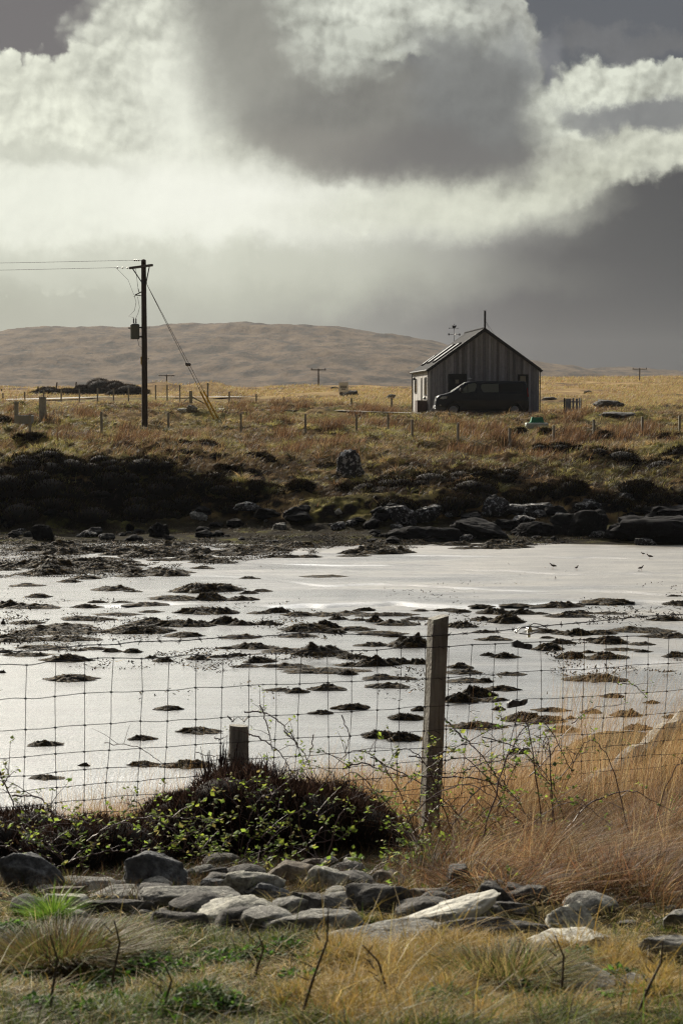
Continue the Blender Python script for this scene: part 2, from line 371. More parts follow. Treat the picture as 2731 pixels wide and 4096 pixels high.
def ground_mat():
    m = bpy.data.materials.new('moor_ground'); m.use_nodes = True; t = NT(m.node_tree)
    p = t.n('ShaderNodeBsdfPrincipled'); o = t.n('ShaderNodeOutputMaterial'); t.L(p.outputs[0], o.inputs[0])
    tc = t.n('ShaderNodeTexCoord').outputs['Object']
    sp = t.n('ShaderNodeSeparateXYZ', i_0=tc); y = sp.outputs[1]; x = sp.outputs[0]
    st = t.n('ShaderNodeMapping', vector_type='POINT'); t.L(tc, st.inputs[0]); st.inputs['Scale'].default_value = (1, .55, 0)
    q = st.outputs[0]
    nf = t.noise(q, 1.6, 6, .6); nm = t.noise(q, .22, 5, .6); nl = t.noise(q, .035, 5, .6); nh = t.noise(q, .012, 7, .65)
    straw = t.ramp(nf, [(.3, (.04, .025, .013)), (.5, (.14, .09, .04)), (.7, (.26, .185, .08))])
    moss = t.ramp(nf, [(.3, (.03, .028, .010)), (.55, (.15, .13, .035)), (.75, (.34, .30, .085))])
    rust = t.ramp(nf, [(.3, (.03, .017, .010)), (.7, (.16, .09, .04))])
    c = t.mix(t.smooth(nm, .45, .6), straw, moss)
    c = t.mix(t.smooth(nl, .5, .62), c, rust)
    heath = t.ramp(nf, [(.3, (.014, .009, .008)), (.7, (.05, .032, .025))])
    c = t.mix(t.math('MULTIPLY', t.smooth(t.noise(q, .5, 5, .6), .56, .66), t.smooth(y, 60, 120)), c, heath)
    # open moor further out: tawny grass with darker heather patches, then the hill
    moor = t.ramp(t.noise(q, .18, 7, .68), [(.36, (.055, .036, .026)), (.45, (.20, .13, .06)), (.6, (.36, .255, .115)), (.75, (.42, .33, .13))])
    c = t.mix(t.smooth(y, 150, 230), c, moor)
    hq = t.n('ShaderNodeMapping'); t.L(tc, hq.inputs[0]); hq.inputs['Scale'].default_value = (1, .42, 0)
    hill = t.ramp(t.noise(hq.outputs[0], .05, 9, .72), [(.38, (.026, .024, .024)), (.45, (.062, .048, .038)), (.53, (.115, .083, .058)), (.64, (.155, .115, .075))])
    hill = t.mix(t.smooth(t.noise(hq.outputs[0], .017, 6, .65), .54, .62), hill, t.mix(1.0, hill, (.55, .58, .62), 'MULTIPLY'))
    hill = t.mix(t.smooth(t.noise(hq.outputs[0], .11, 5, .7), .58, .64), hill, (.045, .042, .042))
    c = t.mix(t.smooth(y, 620, 820), c, t.mix(.12, hill, (.08, .065, .055)))
    # bare peat where the bank is steep
    g = t.n('ShaderNodeNewGeometry'); nz = t.n('ShaderNodeSeparateXYZ', i_0=g.outputs['Normal']).outputs[2]
    steep = t.math('MULTIPLY', t.smooth(t.math('ADD', nz, t.math('MULTIPLY', nf, .25)), 1.02, .86), t.smooth(y, 80, 70))
    steep = t.math('MULTIPLY', steep, t.smooth(y, 50, 56))
    c = t.mix(steep, c, (.012, .009, .008))
    # shore terrace and verge
    shore = t.ramp(t.noise(tc, 1.1, 6, .6), [(.35, (.010, .008, .007)), (.56, (.028, .024, .012)), (.68, (.10, .095, .028)), (.78, (.04, .03, .015))])
    c = t.mix(t.math('MULTIPLY', t.smooth(sp.outputs[2], .75, .4), t.smooth(y, 50, 56)), c, shore)
    verge = t.ramp(t.noise(tc, 9, 6, .65), [(.3, (.012, .010, .006)), (.5, (.05, .04, .018)), (.7, (.13, .10, .04))])
    c = t.mix(t.smooth(y, 40, 30), c, verge)
    t.L(c, p.inputs['Base Color']); p.inputs['Roughness'].default_value = .97; p.inputs['Specular IOR Level'].default_value = .04
    b = t.n('ShaderNodeBump'); b.inputs['Strength'].default_value = .9; b.inputs['Distance'].default_value = .12
    t.L(t.noise(tc, 5, 6, .7), b.inputs['Height'])
    b2 = t.n('ShaderNodeBump'); b2.inputs['Distance'].default_value = 4.0
    t.L(t.smooth(y, 500, 900, 0, .8), b2.inputs['Strength']); t.L(t.noise(hq.outputs[0], .06, 7, .65), b2.inputs['Height']); t.L(b.outputs[0], b2.inputs['Normal'])
    t.L(b2.outputs[0], p.inputs['Normal'])
    return m
# ------------------------------------------------------------------ ground sheet
def build_ground():
    ys = np.concatenate([np.arange(-7, 3, .35), np.arange(3, 12, .05), np.arange(12, 24, .2), np.arange(24, 56, 2.0), np.arange(56, 62, .15), np.arange(62, 72, .07),
                         np.arange(72, 100, .11), np.arange(100, 130, .22), np.arange(130, 450, 1.0), np.geomspace(450, 2300, 200), np.linspace(2330, 2600, 8)])
    td = np.arange(-.2, .2001, .001); to = np.concatenate([np.linspace(.215, .5, 20), np.linspace(.55, 1.6, 16)])
    ts = np.concatenate([-to[::-1], td, to])
    Yg, Tg = np.meshgrid(ys, ts, indexing='ij'); Xg = Tg*(Yg+9)
    Zg = height(Xg, Yg)
    n, m = Yg.shape; i = np.arange(n*m).reshape(n, m)
    q = np.stack([i[:-1, :-1], i[:-1, 1:], i[1:, 1:], i[1:, :-1]], -1).reshape(-1, 4)
    o = mesh_np('ground', np.stack([Xg, Yg, Zg], -1).reshape(-1, 3), quads=q, mat=ground_mat())
    tag(o, kind='structure')
build_ground()
# ------------------------------------------------------------------ wet tidal sand
def sand_h(x, y):
    h = (fbm(x/5, y/2.2, 3, 51)-.5)*.03+(fbm(x/1.1, y/.7, 3, 52)-.5)*.008
    for (y0, k, a, wd, s_) in ((40.6, .02, .06, .25, 61), (31.0, -.04, .035, .35, 62), (55.5, -.16, .022, .12, 63), (51.5, -.30, .018, .12, 64), (46.5, -.42, .022, .14, 65)):
        c = y0+k*x+(fbm(x/3, y*0, 4, s_, .6)-.5)*3.4; a = a*(.15+1.7*sm(fbm(x/2.2+s_, y*0, 2, s_+3), .35, .65))
        d = y-c
        if s_ >= 63: amp = a*sm(x, -6, 1)
        elif s_ == 62: amp = a*sm(x, -2, 4)
        else: amp = a
        h = h-amp*np.exp(-(d/wd)**2)+amp*.25*sm(d, -wd, wd)*np.exp(-np.maximum(d, 0)/3)
    return h
def build_sand():
    ys = np.concatenate([np.arange(14, 66, .09)]); xs = np.concatenate([np.arange(-40, -14, .6), np.arange(-14, 14, .09), np.arange(14, 40, .6)])
    Yg, Xg = np.meshgrid(ys, xs, indexing='ij'); Zg = sand_h(Xg, Yg)
    n, m = Yg.shape; i = np.arange(n*m).reshape(n, m)
    q = np.stack([i[:-1, :-1], i[:-1, 1:], i[1:, 1:], i[1:, :-1]], -1).reshape(-1, 4)
    mt = bpy.data.materials.new('wet_sand'); mt.use_nodes = True; t = NT(mt.node_tree)
    p = t.n('ShaderNodeBsdfPrincipled'); o = t.n('ShaderNodeOutputMaterial'); t.L(p.outputs[0], o.inputs[0])
    tc = t.n('ShaderNodeTexCoord').outputs['Object']; sp = t.n('ShaderNodeSeparateXYZ', i_0=tc)
    st = t.n('ShaderNodeMapping'); t.L(tc, st.inputs[0]); st.inputs['Scale'].default_value = (.35, 1, 1); st.inputs['Rotation'].default_value = (0, 0, R(6))
    nl = t.noise(st.outputs[0], .45, 6, .6); nf = t.noise(tc, 9, 5, .6)
    wet = t.smooth(t.math('ADD', t.math('MULTIPLY', nl, 1.0), t.math('MULTIPLY', t.math('ADD', sp.outputs[0], t.math('MULTIPLY', t.math('SUBTRACT', sp.outputs[1], 44), .35)), -.028)), .28, .62)
    c = t.mix(wet, t.ramp(nf, [(.3, (.18, .165, .14)), (.7, (.27, .25, .215))]), (.09, .096, .10))
    c = t.mix(t.smooth(t.noise(st.outputs[0], 1.3, 7, .7), .40, .62), t.mix(1.0, c, (.55, .55, .56), 'MULTIPLY'), c)
    t.L(c, p.inputs['Base Color'])
    t.L(t.math('MULTIPLY_ADD', wet, -.10, .52), p.inputs['Roughness']); p.inputs['Specular IOR Level'].default_value = .5
    t.L(t.math('MULTIPLY_ADD', wet, .6, .4), p.inputs['Coat Weight']); t.L(t.math('MULTIPLY_ADD', wet, -.10, .31), p.inputs['Coat Roughness']); p.inputs['Coat IOR'].default_value = 1.6
    b = t.n('ShaderNodeBump'); b.inputs['Strength'].default_value = 1.0; b.inputs['Distance'].default_value = .024
    t.L(t.noise(tc, 20, 3, .8), b.inputs['Height']); 
    b2 = t.n('ShaderNodeBump'); b2.inputs['Strength'].default_value = .9; b2.inputs['Distance'].default_value = .04
    t.L(t.noise(st.outputs[0], 3.2, 4, .6), b2.inputs['Height']); t.L(b.outputs[0], b2.inputs['Normal'])
    t.L(b2.outputs[0], p.inputs['Normal'])
    tag(mesh_np('wet_sand', np.stack([Xg, Yg, Zg], -1).reshape(-1, 3), quads=q, mat=mt), kind='structure')
build_sand()
#PART1-END
# ------------------------------------------------------------------ shared materials
def planks(t, tc, c, p):
    m = t.n('ShaderNodeMapping'); t.L(tc, m.inputs[0]); m.inputs['Scale'].default_value = (14, 14, 1.2)
    return t.mix(.8, c, t.ramp(t.noise(m.outputs[0], 2.0, 6, .7), [(.3, (.55, .55, .57)), (.7, (1.2, 1.18, 1.12))]), 'MULTIPLY')
M_CLAD = mat('weathered_larch', (.385, .39, .42), .85, var=.12, tint=True, extra=planks, bump=.3)
M_SLATE = mat('dark_roof', (.022, .023, .026), .9, spec=.1, var=.2, scale=9, bump=.3, bscale=12)
M_BLACK = mat('black_metal', (.012, .013, .015), .45, var=.1)
M_DOOR = mat('black_painted_door', (.014, .014, .015), .5, var=.1)
M_FRAME = mat('dark_window_frame', (.02, .02, .022), .45, var=.1)
M_GLASS = mat('window_glass', (.03, .035, .035), .06, var=0, spec=.9)
M_REFL = mat('pane_reflection_tan', (.35, .32, .24), .8, var=.1)  # matt tan painted on the panes in place of their reflection
M_GALV = mat('galvanised_steel', (.36, .37, .38), .42, metal=.85, var=.12, scale=30)
M_WIRE = mat('dull_fence_wire', (.10, .095, .10), .5, metal=.6, var=.1)
M_CREOSOTE = mat('creosoted_pole', (.055, .038, .030), .8, var=.25, scale=5, bump=.4, extra=planks)
M_POST = mat('weathered_post', (.38, .36, .31), .9, var=.3, scale=8, bump=.6, bscale=40, extra=planks)
M_PORC = mat('brown_porcelain', (.05, .035, .04), .2, var=.1)
M_TANK = mat('grey_green_steel', (.13, .155, .14), .5, var=.12, scale=8)
M_YELLOW = mat('yellow_plastic', (.62, .40, .035), .5, var=.08)
M_WHITE = mat('white_paint', (.78, .78, .76), .5, var=.06)
M_VAN = mat('navy_car_paint', (.006, .009, .016), .35, var=.0, spec=.35)
MATS['navy_car_paint'].node_tree.nodes['Principled BSDF'].inputs['Coat Weight'].default_value = .2
M_TYRE = mat('tyre_rubber', (.012, .012, .012), .85, var=.1)
M_ALLOY = mat('alloy_wheel', (.42, .44, .47), .5, metal=.3, var=.05)
M_CHROME = mat('bright_chrome', (.75, .76, .78), .18, metal=1, var=0)
M_VGLASS = mat('van_glass', (.30, .34, .30), .3, var=0, spec=.4)  # pale base paints in the light seen through the van windows
M_LENS = mat('headlamp_lens', (.65, .68, .70), .12, var=0, spec=.9)
M_RED = mat('red_lens', (.35, .012, .012), .25, var=0)
M_PLASTIC = mat('dark_plastic', (.018, .018, .02), .6, var=.1)
M_GREEN = mat('green_fibreglass', (.02, .22, .11), .45, var=.1)
M_CONC = mat('pale_concrete', (.38, .37, .34), .9, var=.2, scale=5, bump=.4)
M_ROAD = mat('pale_road_surface', (.27, .265, .25), .7, var=.15, scale=1.5, bump=.3)
M_TRACK = mat('gravel_track', (.20, .185, .155), .95, var=.3, scale=3, bump=.5)
# ------------------------------------------------------------------ timber house
HB = 3.86
def build_house():
    h = thing('timber_house', 'small grey timber clad house with dark pitched roof on the moor behind the van', 'house', (8.22, 115, HB), R(5.2))
    hw, dp, ze, zr = 3.19, 7.3, 2.58, 4.86
    top = lambda x: zr-(zr-ze)*abs(x)/hw
    doorx = (-2.0, -1.12); winx = (2.03, 2.46); dz = 2.26
    wall = MB()                                   # core behind the boards
    wall.add([(-hw+.03, .03, 0), (hw-.03, .03, 0), (hw-.03, dp-.03, 0), (-hw+.03, dp-.03, 0), (-hw+.03, .03, ze-.03), (hw-.03, .03, ze-.03), (hw-.03, dp-.03, ze-.03), (-hw+.03, dp-.03, ze-.03), (0, .03, zr-.06), (0, dp-.03, zr-.06)],
             [(0, 3, 2, 1), (0, 1, 5, 8, 4), (1, 2, 6, 5), (2, 3, 7, 9, 6), (3, 0, 4, 7), (4, 8, 9, 7), (8, 5, 6, 9)], (.10, .10, .10))
    def board(mb, x0, x1, z0, z1a, z1b, yy, c, side=None):
        y0, y1 = yy
        if side is None: P = [(x0, y0, z0), (x1, y0, z0), (x1, y1, z0), (x0, y1, z0), (x0, y0, z1a), (x1, y0, z1b), (x1, y1, z1b), (x0, y1, z1a)]
        else:
            P = [(side+sx, yv, zz) for yv, sx, zz in ()]
        mb.add(P, [(0, 3, 2, 1), (4, 5, 6, 7), (0, 1, 5, 4), (1, 2, 6, 5), (2, 3, 7, 6), (3, 0, 4, 7)], c)
    pitch = .152; n = int(2*hw/pitch); pitch = 2*hw/n
    for i in range(n):
        x0 = -hw+i*pitch+.006; x1 = x0+pitch-.012; xm = (x0+x1)/2; prev = 0
        g = random.choice([.5, .62, .74, .84, .95, 1.05, 1.2]); tone = (g, g*random.uniform(.97, 1.0), g*random.uniform(.95, 1.02))
        d = random.choice([0, .012]); z0 = .12
        if doorx[0]-.06 < xm < doorx[1]+.06 or winx[0]-.05 < xm < winx[1]+.05: z0 = dz+.05
        t = min(x0, x1) if True else 0
        board(wall, x0, x1, z0, top(x0)-.03, top(x1)-.03, (-.012-d, .028), tone)
        if z0 < .2 and random.random() < .8:
            pass
    nb = int(dp/pitch)
    for i in range(nb):
        y0 = .03+i*(dp-.06)/nb+.005; y1 = .03+(i+1)*(dp-.06)/nb-.005; g = random.uniform(.95, 1.3); z0 = .12; ym = (y0+y1)/2
        for sx in (-1, 1):
            segs = [(z0, ze-.04)]
            if sx < 0:
                if 1.0 < ym < 1.95: segs = [(z0, 1.08), (2.16, ze-.04)]
                if 3.05 < ym < 3.35: segs = [(z0, .55), (2.16, ze-.04)]
                if 5.4 < ym < 6.4: segs = [(z0, 1.25), (2.1, ze-.04)]
            for a, b in segs:
                xa, xb = sorted((sx*(hw+.012+random.choice([0, .01])), sx*(hw-.028)))
                wall.box(xa, xb, y0, y1, a, b, (g*1.45, g*1.42, g*1.30))  # side boards tinted lighter, painting sunlight into the wall colour
    w = wall.build('wall', M_CLAD, h)
    # corner boards
    cb = MB(); cb.box(-hw-.045, -hw+.05, -.045, -.015, .05, ze-.02, (1.25, 1.22, 1.15)); cb.box(-hw-.05, -hw-.022, -.04, .09, .05, ze-.02, (1.45, 1.42, 1.35)); cb.build('corner_board', M_CLAD, h)
    # roof planes
    for sx in (-1, 1):
        r = MB(); ov = .10; L = hw+ov; zz = zr-(zr-ze)*L/hw
        pl = [(0, zr+.10), (sx*L, zz+.10), (sx*L, zz), (0, zr)]
        if sx > 0: pl = pl[::-1]
        r.prism(pl, -.10, dp+.10)
        r.build('roof', M_SLATE, h)
        f = MB(); b = [(0, zr+.13), (sx*(L+.02), zz+.115), (sx*(L+.02), zz-.09), (0, zr-.10)]
        if sx > 0: b = b[::-1]
        f.prism(b, -.155, -.102); f.build('bargeboard', M_BLACK, h)
        g = MB(); g.tube([(sx*(L+.06), -.1, zz+.02), (sx*(L+.06), dp+.1, zz+.02)], .055, 8); g.build('gutter', M_BLACK, h)
    d = MB(); d.tube([(-hw-.07, .12, 0), (-hw-.07, .12, ze-.1)], .035, 8); d.build('downpipe', M_BLACK, h)
    d = MB(); d.tube([(-hw-.06, dp-.05, 0), (-hw-.06, dp-.05, ze-.1)], .035, 8); d.build('downpipe', M_BLACK, h)
    d = MB(); d.tube([(hw+.05, -.06, 0), (hw+.05, -.06, ze-.1)], .03, 8); d.build('downpipe', M_BLACK, h)
    rc = MB(); rc.tube([(0, -.12, zr+.12), (0, dp+.12, zr+.12)], .06, 6); rc.build('ridge_cap', mat('matt_lead', (.05, .052, .056), .95, var=.1, spec=.05), h)
    # door
    dr = MB(); dr.box(doorx[0]-.05, doorx[0], -.05, .02, .1, dz+.04); dr.box(doorx[1], doorx[1]+.05, -.05, .02, .1, dz+.04); dr.box(doorx[0], doorx[1], -.05, .02, dz, dz+.04)
    dr.box(doorx[0]-.09, doorx[1]+.09, -.08, .0, dz+.042, dz+.07)
    dd = dr.build('door', M_DOOR, h)
    lf = MB(); x0, x1 = doorx[0]+.31, doorx[1]-.36
    for a in ((doorx[0]+.003, x0, .12, dz-.005), (x1, doorx[1]-.003, .12, dz-.005), (x0, x1, .12, 1.78), (x0, x1, 2.0, dz-.005)): lf.box(a[0], a[1], -.02, .02, a[2], a[3])
    lf.build('door_leaf', M_DOOR, dd)
    g = MB(); g.box(x0, x1, -.008, .005, 1.78, 2.0); g.build('pane', M_REFL, dd)
    k = MB(); k.tube([(doorx[1]-.08, -.03, 1.05), (doorx[1]-.08, -.08, 1.05), (doorx[1]-.2, -.08, 1.05)], .012, 6); k.build('handle', M_GALV, dd)
    # narrow window of the gable, wall lamp
    def window(x0, x1, z0, z1, pane_mat=M_GLASS):
        f = MB(); t = .045
        f.box(x0, x0+t, -.06, .02, z0, z1); f.box(x1-t, x1, -.06, .02, z0, z1); f.box(x0+t, x1-t, -.06, .02, z0, z0+t); f.box(x0+t, x1-t, -.06, .02, z1-t, z1)
        f.box(x0-.04, x1+.04, -.085, 0, z1+.002, z1+.03)
        fo = f.build('window', M_FRAME, h); g = MB(); g.box(x0+t, x1-t, -.02, .0, z0+t, z1-t); g.build('pane', pane_mat, fo)
    window(winx[0], winx[1], .15, dz, M_REFL)
    def side_window(y0, y1, z0, z1, lamp=False):
        f = MB(); t = .05; X = -hw
        f.box(X-.05, X+.03, y0, y0+t, z0, z1); f.box(X-.05, X+.03, y1-t, y1, z0, z1); f.box(X-.05, X+.03, y0+t, y1-t, z0, z0+t); f.box(X-.05, X+.03, y0+t, y1-t, z1-t, z1)
        fo = f.build('window', M_FRAME, h); g = MB(); g.box(X-.015, X+.0, y0+t, y1-t, z0+t, z1-t); g.build('pane', M_GLASS, fo)
    side_window(1.0, 1.95, 1.1, 2.14); side_window(3.05, 3.35, .57, 2.14); side_window(5.4, 6.4, 1.27, 2.08)
    l = MB(); l.box(-.96, -.80, -.10, -.03, 2.02, 2.11, bev=.01); l.box(-.90, -.72, -.07, -.03, 2.06, 2.08); l.build('wall_lamp', M_WHITE, h)
    l = MB(); l.lathe([(.05, 0), (.10, .03), (.06, .16), (.03, .2)], 10, (-hw-.12, 5.9, 2.06)); l.build('wall_lamp', M_BLACK, h)
    l = MB(); l.lathe([(.10, 0), (.09, .10), (.03, .18)], 10, (-hw-.12, 1.15, .86)); l.build('vent_cowl', M_BLACK, h)
    # skylights on the left slope
    ax = math.atan2(zr-ze, hw)
    for y0, y1, s0, s1 in ((1.1, 1.9, .36, .86), (3.6, 4.4, .36, .86), (5.3, 5.9, .62, .9)):
        P = lambda s_, o: (-hw*s_-math.sin(ax)*o, zr+.10-(zr-ze)*s_+math.cos(ax)*o)
        f = MB(); a, b, c, dd_ = P(s0, .0), P(s1, .0), P(s1, .07), P(s0, .07)
        f.prism([dd_, c, b, a][::1], y0, y1); so_ = f.build('skylight', mat('matt_black', (.012, .012, .013), .95, var=.1, spec=.05), h)
        g = MB(); ds = .03; g.prism([P(s0+ds, .085), P(s1-ds, .085), P(s1-ds, .072), P(s0+ds, .072)], y0+.06, y1-.06); g.build('pane', mat('skylight_glass', (.14, .155, .15), .3, var=0, spec=.5), so_)
    # flue
    f = MB(); f.tube([(.14, .7, zr-.1), (.14, .7, zr+1.12)], .062, 12); fo = f.build('flue', M_BLACK, h, True)
    f = MB(); f.lathe([(.11, 0), (.12, .015), (.03, .05)], 12, (.14, .7, zr+1.17)); f.tube([(.09, .7, zr+1.1), (.09, .7, zr+1.18)], .008, 4); f.tube([(.19, .7, zr+1.1), (.19, .7, zr+1.18)], .008, 4); f.build('cowl', M_BLACK, fo)
    for dx, dy in ((.75, 0), (.55, .55)):
        f = MB(); f.tube([(.2, .7, zr+.5), (.14+dx, .7+dy, top(.14+dx)+.11)], .007, 4); f.build('stay_wire', M_WIRE, fo)
    # weather vane on the back of the roof
    v = MB(); vx, vy = -.72, dp-.3; zb = top(vx)+.1
    v.tube([(vx, vy, zb), (vx, vy, zb+1.05)], .014, 6)
    vo = v.build('weather_vane', M_BLACK, h)
    v = MB(); v.tube([(vx-.3, vy-.05, zb+.42), (vx+.3, vy+.05, zb+.42)], .012, 5); v.tube([(vx-.05, vy+.3, zb+.42), (vx+.05, vy-.3, zb+.42)], .012, 5)
    for a, b in ((-.34, -.05), (.34, .05)): v.box(vx+a-.04, vx+a+.04, vy+b-.008, vy+b+.008, zb+.36, zb+.48)
    v.build('compass_arms', M_BLACK, vo)
    v = MB(); v.tube([(vx-.3, vy, zb+.8), (vx+.28, vy, zb+.8)], .012, 5)
    v.prism([(vx-.09, zb+.8), (vx-.13, zb+.93), (vx-.09, zb+1.0), (vx-.03, zb+.93), (vx+.04, zb+.94), (vx+.10, zb+1.02), (vx+.13, zb+.93), (vx+.08, zb+.84), (vx+.03, zb+.8)], vy-.008, vy+.008)
    v.prism([(vx-.36, zb+.8), (vx-.28, zb+.84), (vx-.28, zb+.76)], vy-.008, vy+.008); v.build('arrow', M_BLACK, vo)
    return h
build_house()
# things round the house, placed in the frame of the house front
def hloc(x, y): a = R(5.2); return 8.22+x*math.cos(a)-y*math.sin(a), 115+x*math.sin(a)+y*math.cos(a)
bx_, by_ = hloc(-3.55, .9)
o = thing('storage_box', 'dark brown timber box against the sunlit end of the house side wall', 'storage box', (bx_, by_, HB), R(5.2))
b = MB(); b.box(-.28, .28, -.5, .5, 0, .78, bev=.01); b.build('body', mat('dark_stained_timber', (.09, .06, .055), .8, var=.3, extra=planks), o)
b = MB(); b.box(-.3, .3, -.52, .52, .783, .82); b.build('lid', M_POST, o)
dx_, dy_ = hloc(4.9, -.2)
o = thing('timber_deck', 'long low timber deck running from the house wall out to the slatted screen', 'deck', (dx_, dy_, HB-.05), R(5.2))
b = MB()
for k in range(18): b.box(-1.7+k*.24, -1.7+k*.24+.23, -.6, 2.6, .13, .165, (.9+.1*(k % 3),)*3)
b.build('boards', mat('deck_board', (.16, .145, .13), .8, tint=True, extra=planks), o)
b = MB(); b.box(-1.72, 2.62, -.64, -.603, -.1, .17); b.build('edge_beam', M_PLASTIC, o)
sx_, sy_ = hloc(4.55, -.62)
o = thing('slatted_screen', 'short screen of upright weathered boards at the right end of the deck', 'screen', (sx_, sy_, HB-.06), R(5.2))
b = MB(); b.box(-.03, .05, -.03, .05, 0, 1.0); b.build('post', M_PLASTIC, o)
b = MB(); b.box(.92, 1.0, -.03, .05, 0, .98); b.build('post', M_POST, o)
for x0, w_ in ((.06, .33), (.45, .12), (.64, .14), (.83, .07)):
    b = MB(); b.box(x0, x0+w_, -.06, -.032, .05, .98+random.uniform(-.02, .02), bev=.004); b.build('board', M_CLAD, o)
for z in (.2, .75):
    b = MB(); b.box(.05, .92, -.03, .0, z, z+.07); b.build('rail', M_POST, o)
# ------------------------------------------------------------------ van
def build_van():
    K = .00432
    prof = [(303, 868), (298, 835), (296, 800), (306, 750), (318, 700), (335, 680), (380, 662), (440, 648), (500, 628), (560, 588), (640, 530), (700, 500), (755, 489), (900, 485), (1180, 484), (1440, 488), (1466, 499), (1482, 555), (1494, 640), (1503, 760), (1505, 850), (1490, 872)]
    P = [((x-296)*K, (938-z)*K) for x, z in prof]
    wz = .337
    def arch(cx, r): return [((cx-296)*K+r*math.cos(q), wz+r*math.sin(q)) for q in np.linspace(R(-8), R(188), 15)]
    poly = P+[((1420-296)*K, .285)]+arch(1318, .40)+[((1150-296)*K, .22), ((720-296)*K, .22)]+arch(525, .40)+[((390-296)*K, .25)]
    A = np.array(P)
    def dist(x, z, pl):
        d = 9.0
        for i in range(len(pl)):
            a = Vector(pl[i]); b = Vector(pl[(i+1) % len(pl)]); p_ = Vector((x, z)); t = max(0, min(1, (p_-a).dot(b-a)/max((b-a).length_squared, 1e-9))); d = min(d, (p_-(a+(b-a)*t)).length)
        return d
    def halfw(x, z):
        w_ = .955-.17*float(sm(z, 1.08, 2.0))-.035*float(sm(z, .6, .25))
        w_ -= .17*float(sm(x, .75, 0.0))**1.3+.03*float(sm(x, 4.8, 5.2))
        w_ += .018*math.exp(-((z-(.86-.0*x))/.05)**2)*(x > .9)
        return w_
    def sheet(pl, off, step=.09, rounding=0):
        bm = bmesh.new(); f = bm.faces.new([bm.verts.new((x, 0, z)) for x, z in pl])
        xs = [p[0] for p in pl]; zs = [p[1] for p in pl]
        for x in np.arange(min(xs)+step/2, max(xs), step): bmesh.ops.bisect_plane(bm, geom=bm.verts[:]+bm.edges[:]+bm.faces[:], plane_co=(x, 0, 0), plane_no=(1, 0, 0))
        for z in np.arange(min(zs)+step/2, max(zs), step): bmesh.ops.bisect_plane(bm, geom=bm.verts[:]+bm.edges[:]+bm.faces[:], plane_co=(0, 0, z), plane_no=(0, 0, 1))
        for v in bm.verts:
            x, z = v.co.x, v.co.z; y = halfw(x, z)+off
            if rounding: d = dist(x, z, P); y -= rounding*(1-min(1, d/.11))**2
            v.co.y = -y
        return bm
    van = thing('parked_van', 'dark navy panel van parked side on in front of the timber house', 'van', (5.22, 112.2, hz(7.5, 112.2)-.02), R(1.5))
    bm = sheet(poly, 0, .085, .07)
    bm.verts.ensure_lookup_table(); be = [e for e in bm.edges if e.is_boundary]
    r = bmesh.ops.duplicate(bm, geom=bm.verts[:]+bm.edges[:]+bm.faces[:]); vm_ = r['vert_map']
    for v in [g for g in r['geom'] if isinstance(g, bmesh.types.BMVert)]: v.co.y = -v.co.y
    bmesh.ops.reverse_faces(bm, faces=[g for g in r['geom'] if isinstance(g, bmesh.types.BMFace)])
    for e in be:
        a, b = e.verts; a2, b2 = vm_[a], vm_[b]
        if (a.co-b.co).length < 1e-6: continue
        ya = 4; A_ = [a]; B_ = [b]
        for k in range(1, ya):
            t = k/ya
            pass
        try: bm.faces.new((a, b, b2, a2))
        except ValueError: pass
    bmesh.ops.recalc_face_normals(bm, faces=bm.faces[:])
    me = bpy.data.meshes.new('body'); bm.to_mesh(me); bm.free(); me.materials.append(M_VAN); me.polygons.foreach_set('use_smooth', [True]*len(me.polygons)); me.set_sharp_from_angle(angle=R(40))
    bo = bpy.data.objects.new('body', me); COL.objects.link(bo); bo.parent = van
    def panel(name, pts, m, off=.004, sides=(-1, 1), parent=van):
        pl = [((x-296)*K, (938-z)*K) for x, z in pts]
        for sd in sides:
            bm = sheet(pl, off, .12)
            ext = bmesh.ops.duplicate(bm, geom=bm.verts[:]+bm.edges[:]+bm.faces[:])
            if sd > 0:
                for v in bm.verts: v.co.y = -v.co.y
            bmesh.ops.recalc_face_normals(bm, faces=bm.faces[:])
            for f in bm.faces:
                if f.normal.y*sd < 0: f.normal_flip()
            me = bpy.data.meshes.new(name); bm.to_mesh(me); bm.free(); me.materials.append(m)
            o = bpy.data.objects.new(name, me); COL.objects.link(o); o.parent = parent
    panel('side_window', [(628, 638), (642, 596), (690, 548), (706, 536), (706, 638)], M_VGLASS)
    panel('side_window', [(714, 530), (760, 518), (812, 515), (824, 530), (822, 570), (800, 618), (714, 638)], M_VGLASS)
    panel('side_window', [(884, 560), (890, 534), (905, 528), (1110, 527), (1112, 632), (925, 632), (900, 618), (886, 590)], M_VGLASS)
    panel('rear_quarter_panel', [(1124, 527), (1420, 512), (1430, 560), (1430, 612), (1400, 628), (1124, 632)], mat('tinted_panel', (.016, .017, .02), .3, var=0))
    panel('headlight', [(352, 716), (375, 690), (420, 684), (445, 690), (438, 712), (390, 722)], M_LENS, .012)
    panel('tail_light', [(1478, 575), (1487, 575), (1500, 690), (1484, 690)], M_RED, .012)
    panel('fog_light', [(346, 790), (368, 788), (366, 806), (348, 808)], M_CHROME, .008)
    panel('door_seam', [(836, 515), (840, 515), (846, 760), (842, 760)], M_PLASTIC, .003)
    panel('door_seam', [(1118, 640), (1122, 640), (1122, 780), (1118, 780)], M_PLASTIC, .003)
    panel('sliding_rail', [(1120, 660), (1420, 660), (1420, 665), (1120, 665)], M_PLASTIC, .006)
    panel('door_handle', [(790, 672), (828, 672), (828, 680), (790, 680)], M_PLASTIC, .02)
    panel('sill_trim', [(690, 830), (1200, 830), (1200, 846), (690, 846)], M_PLASTIC, .006)
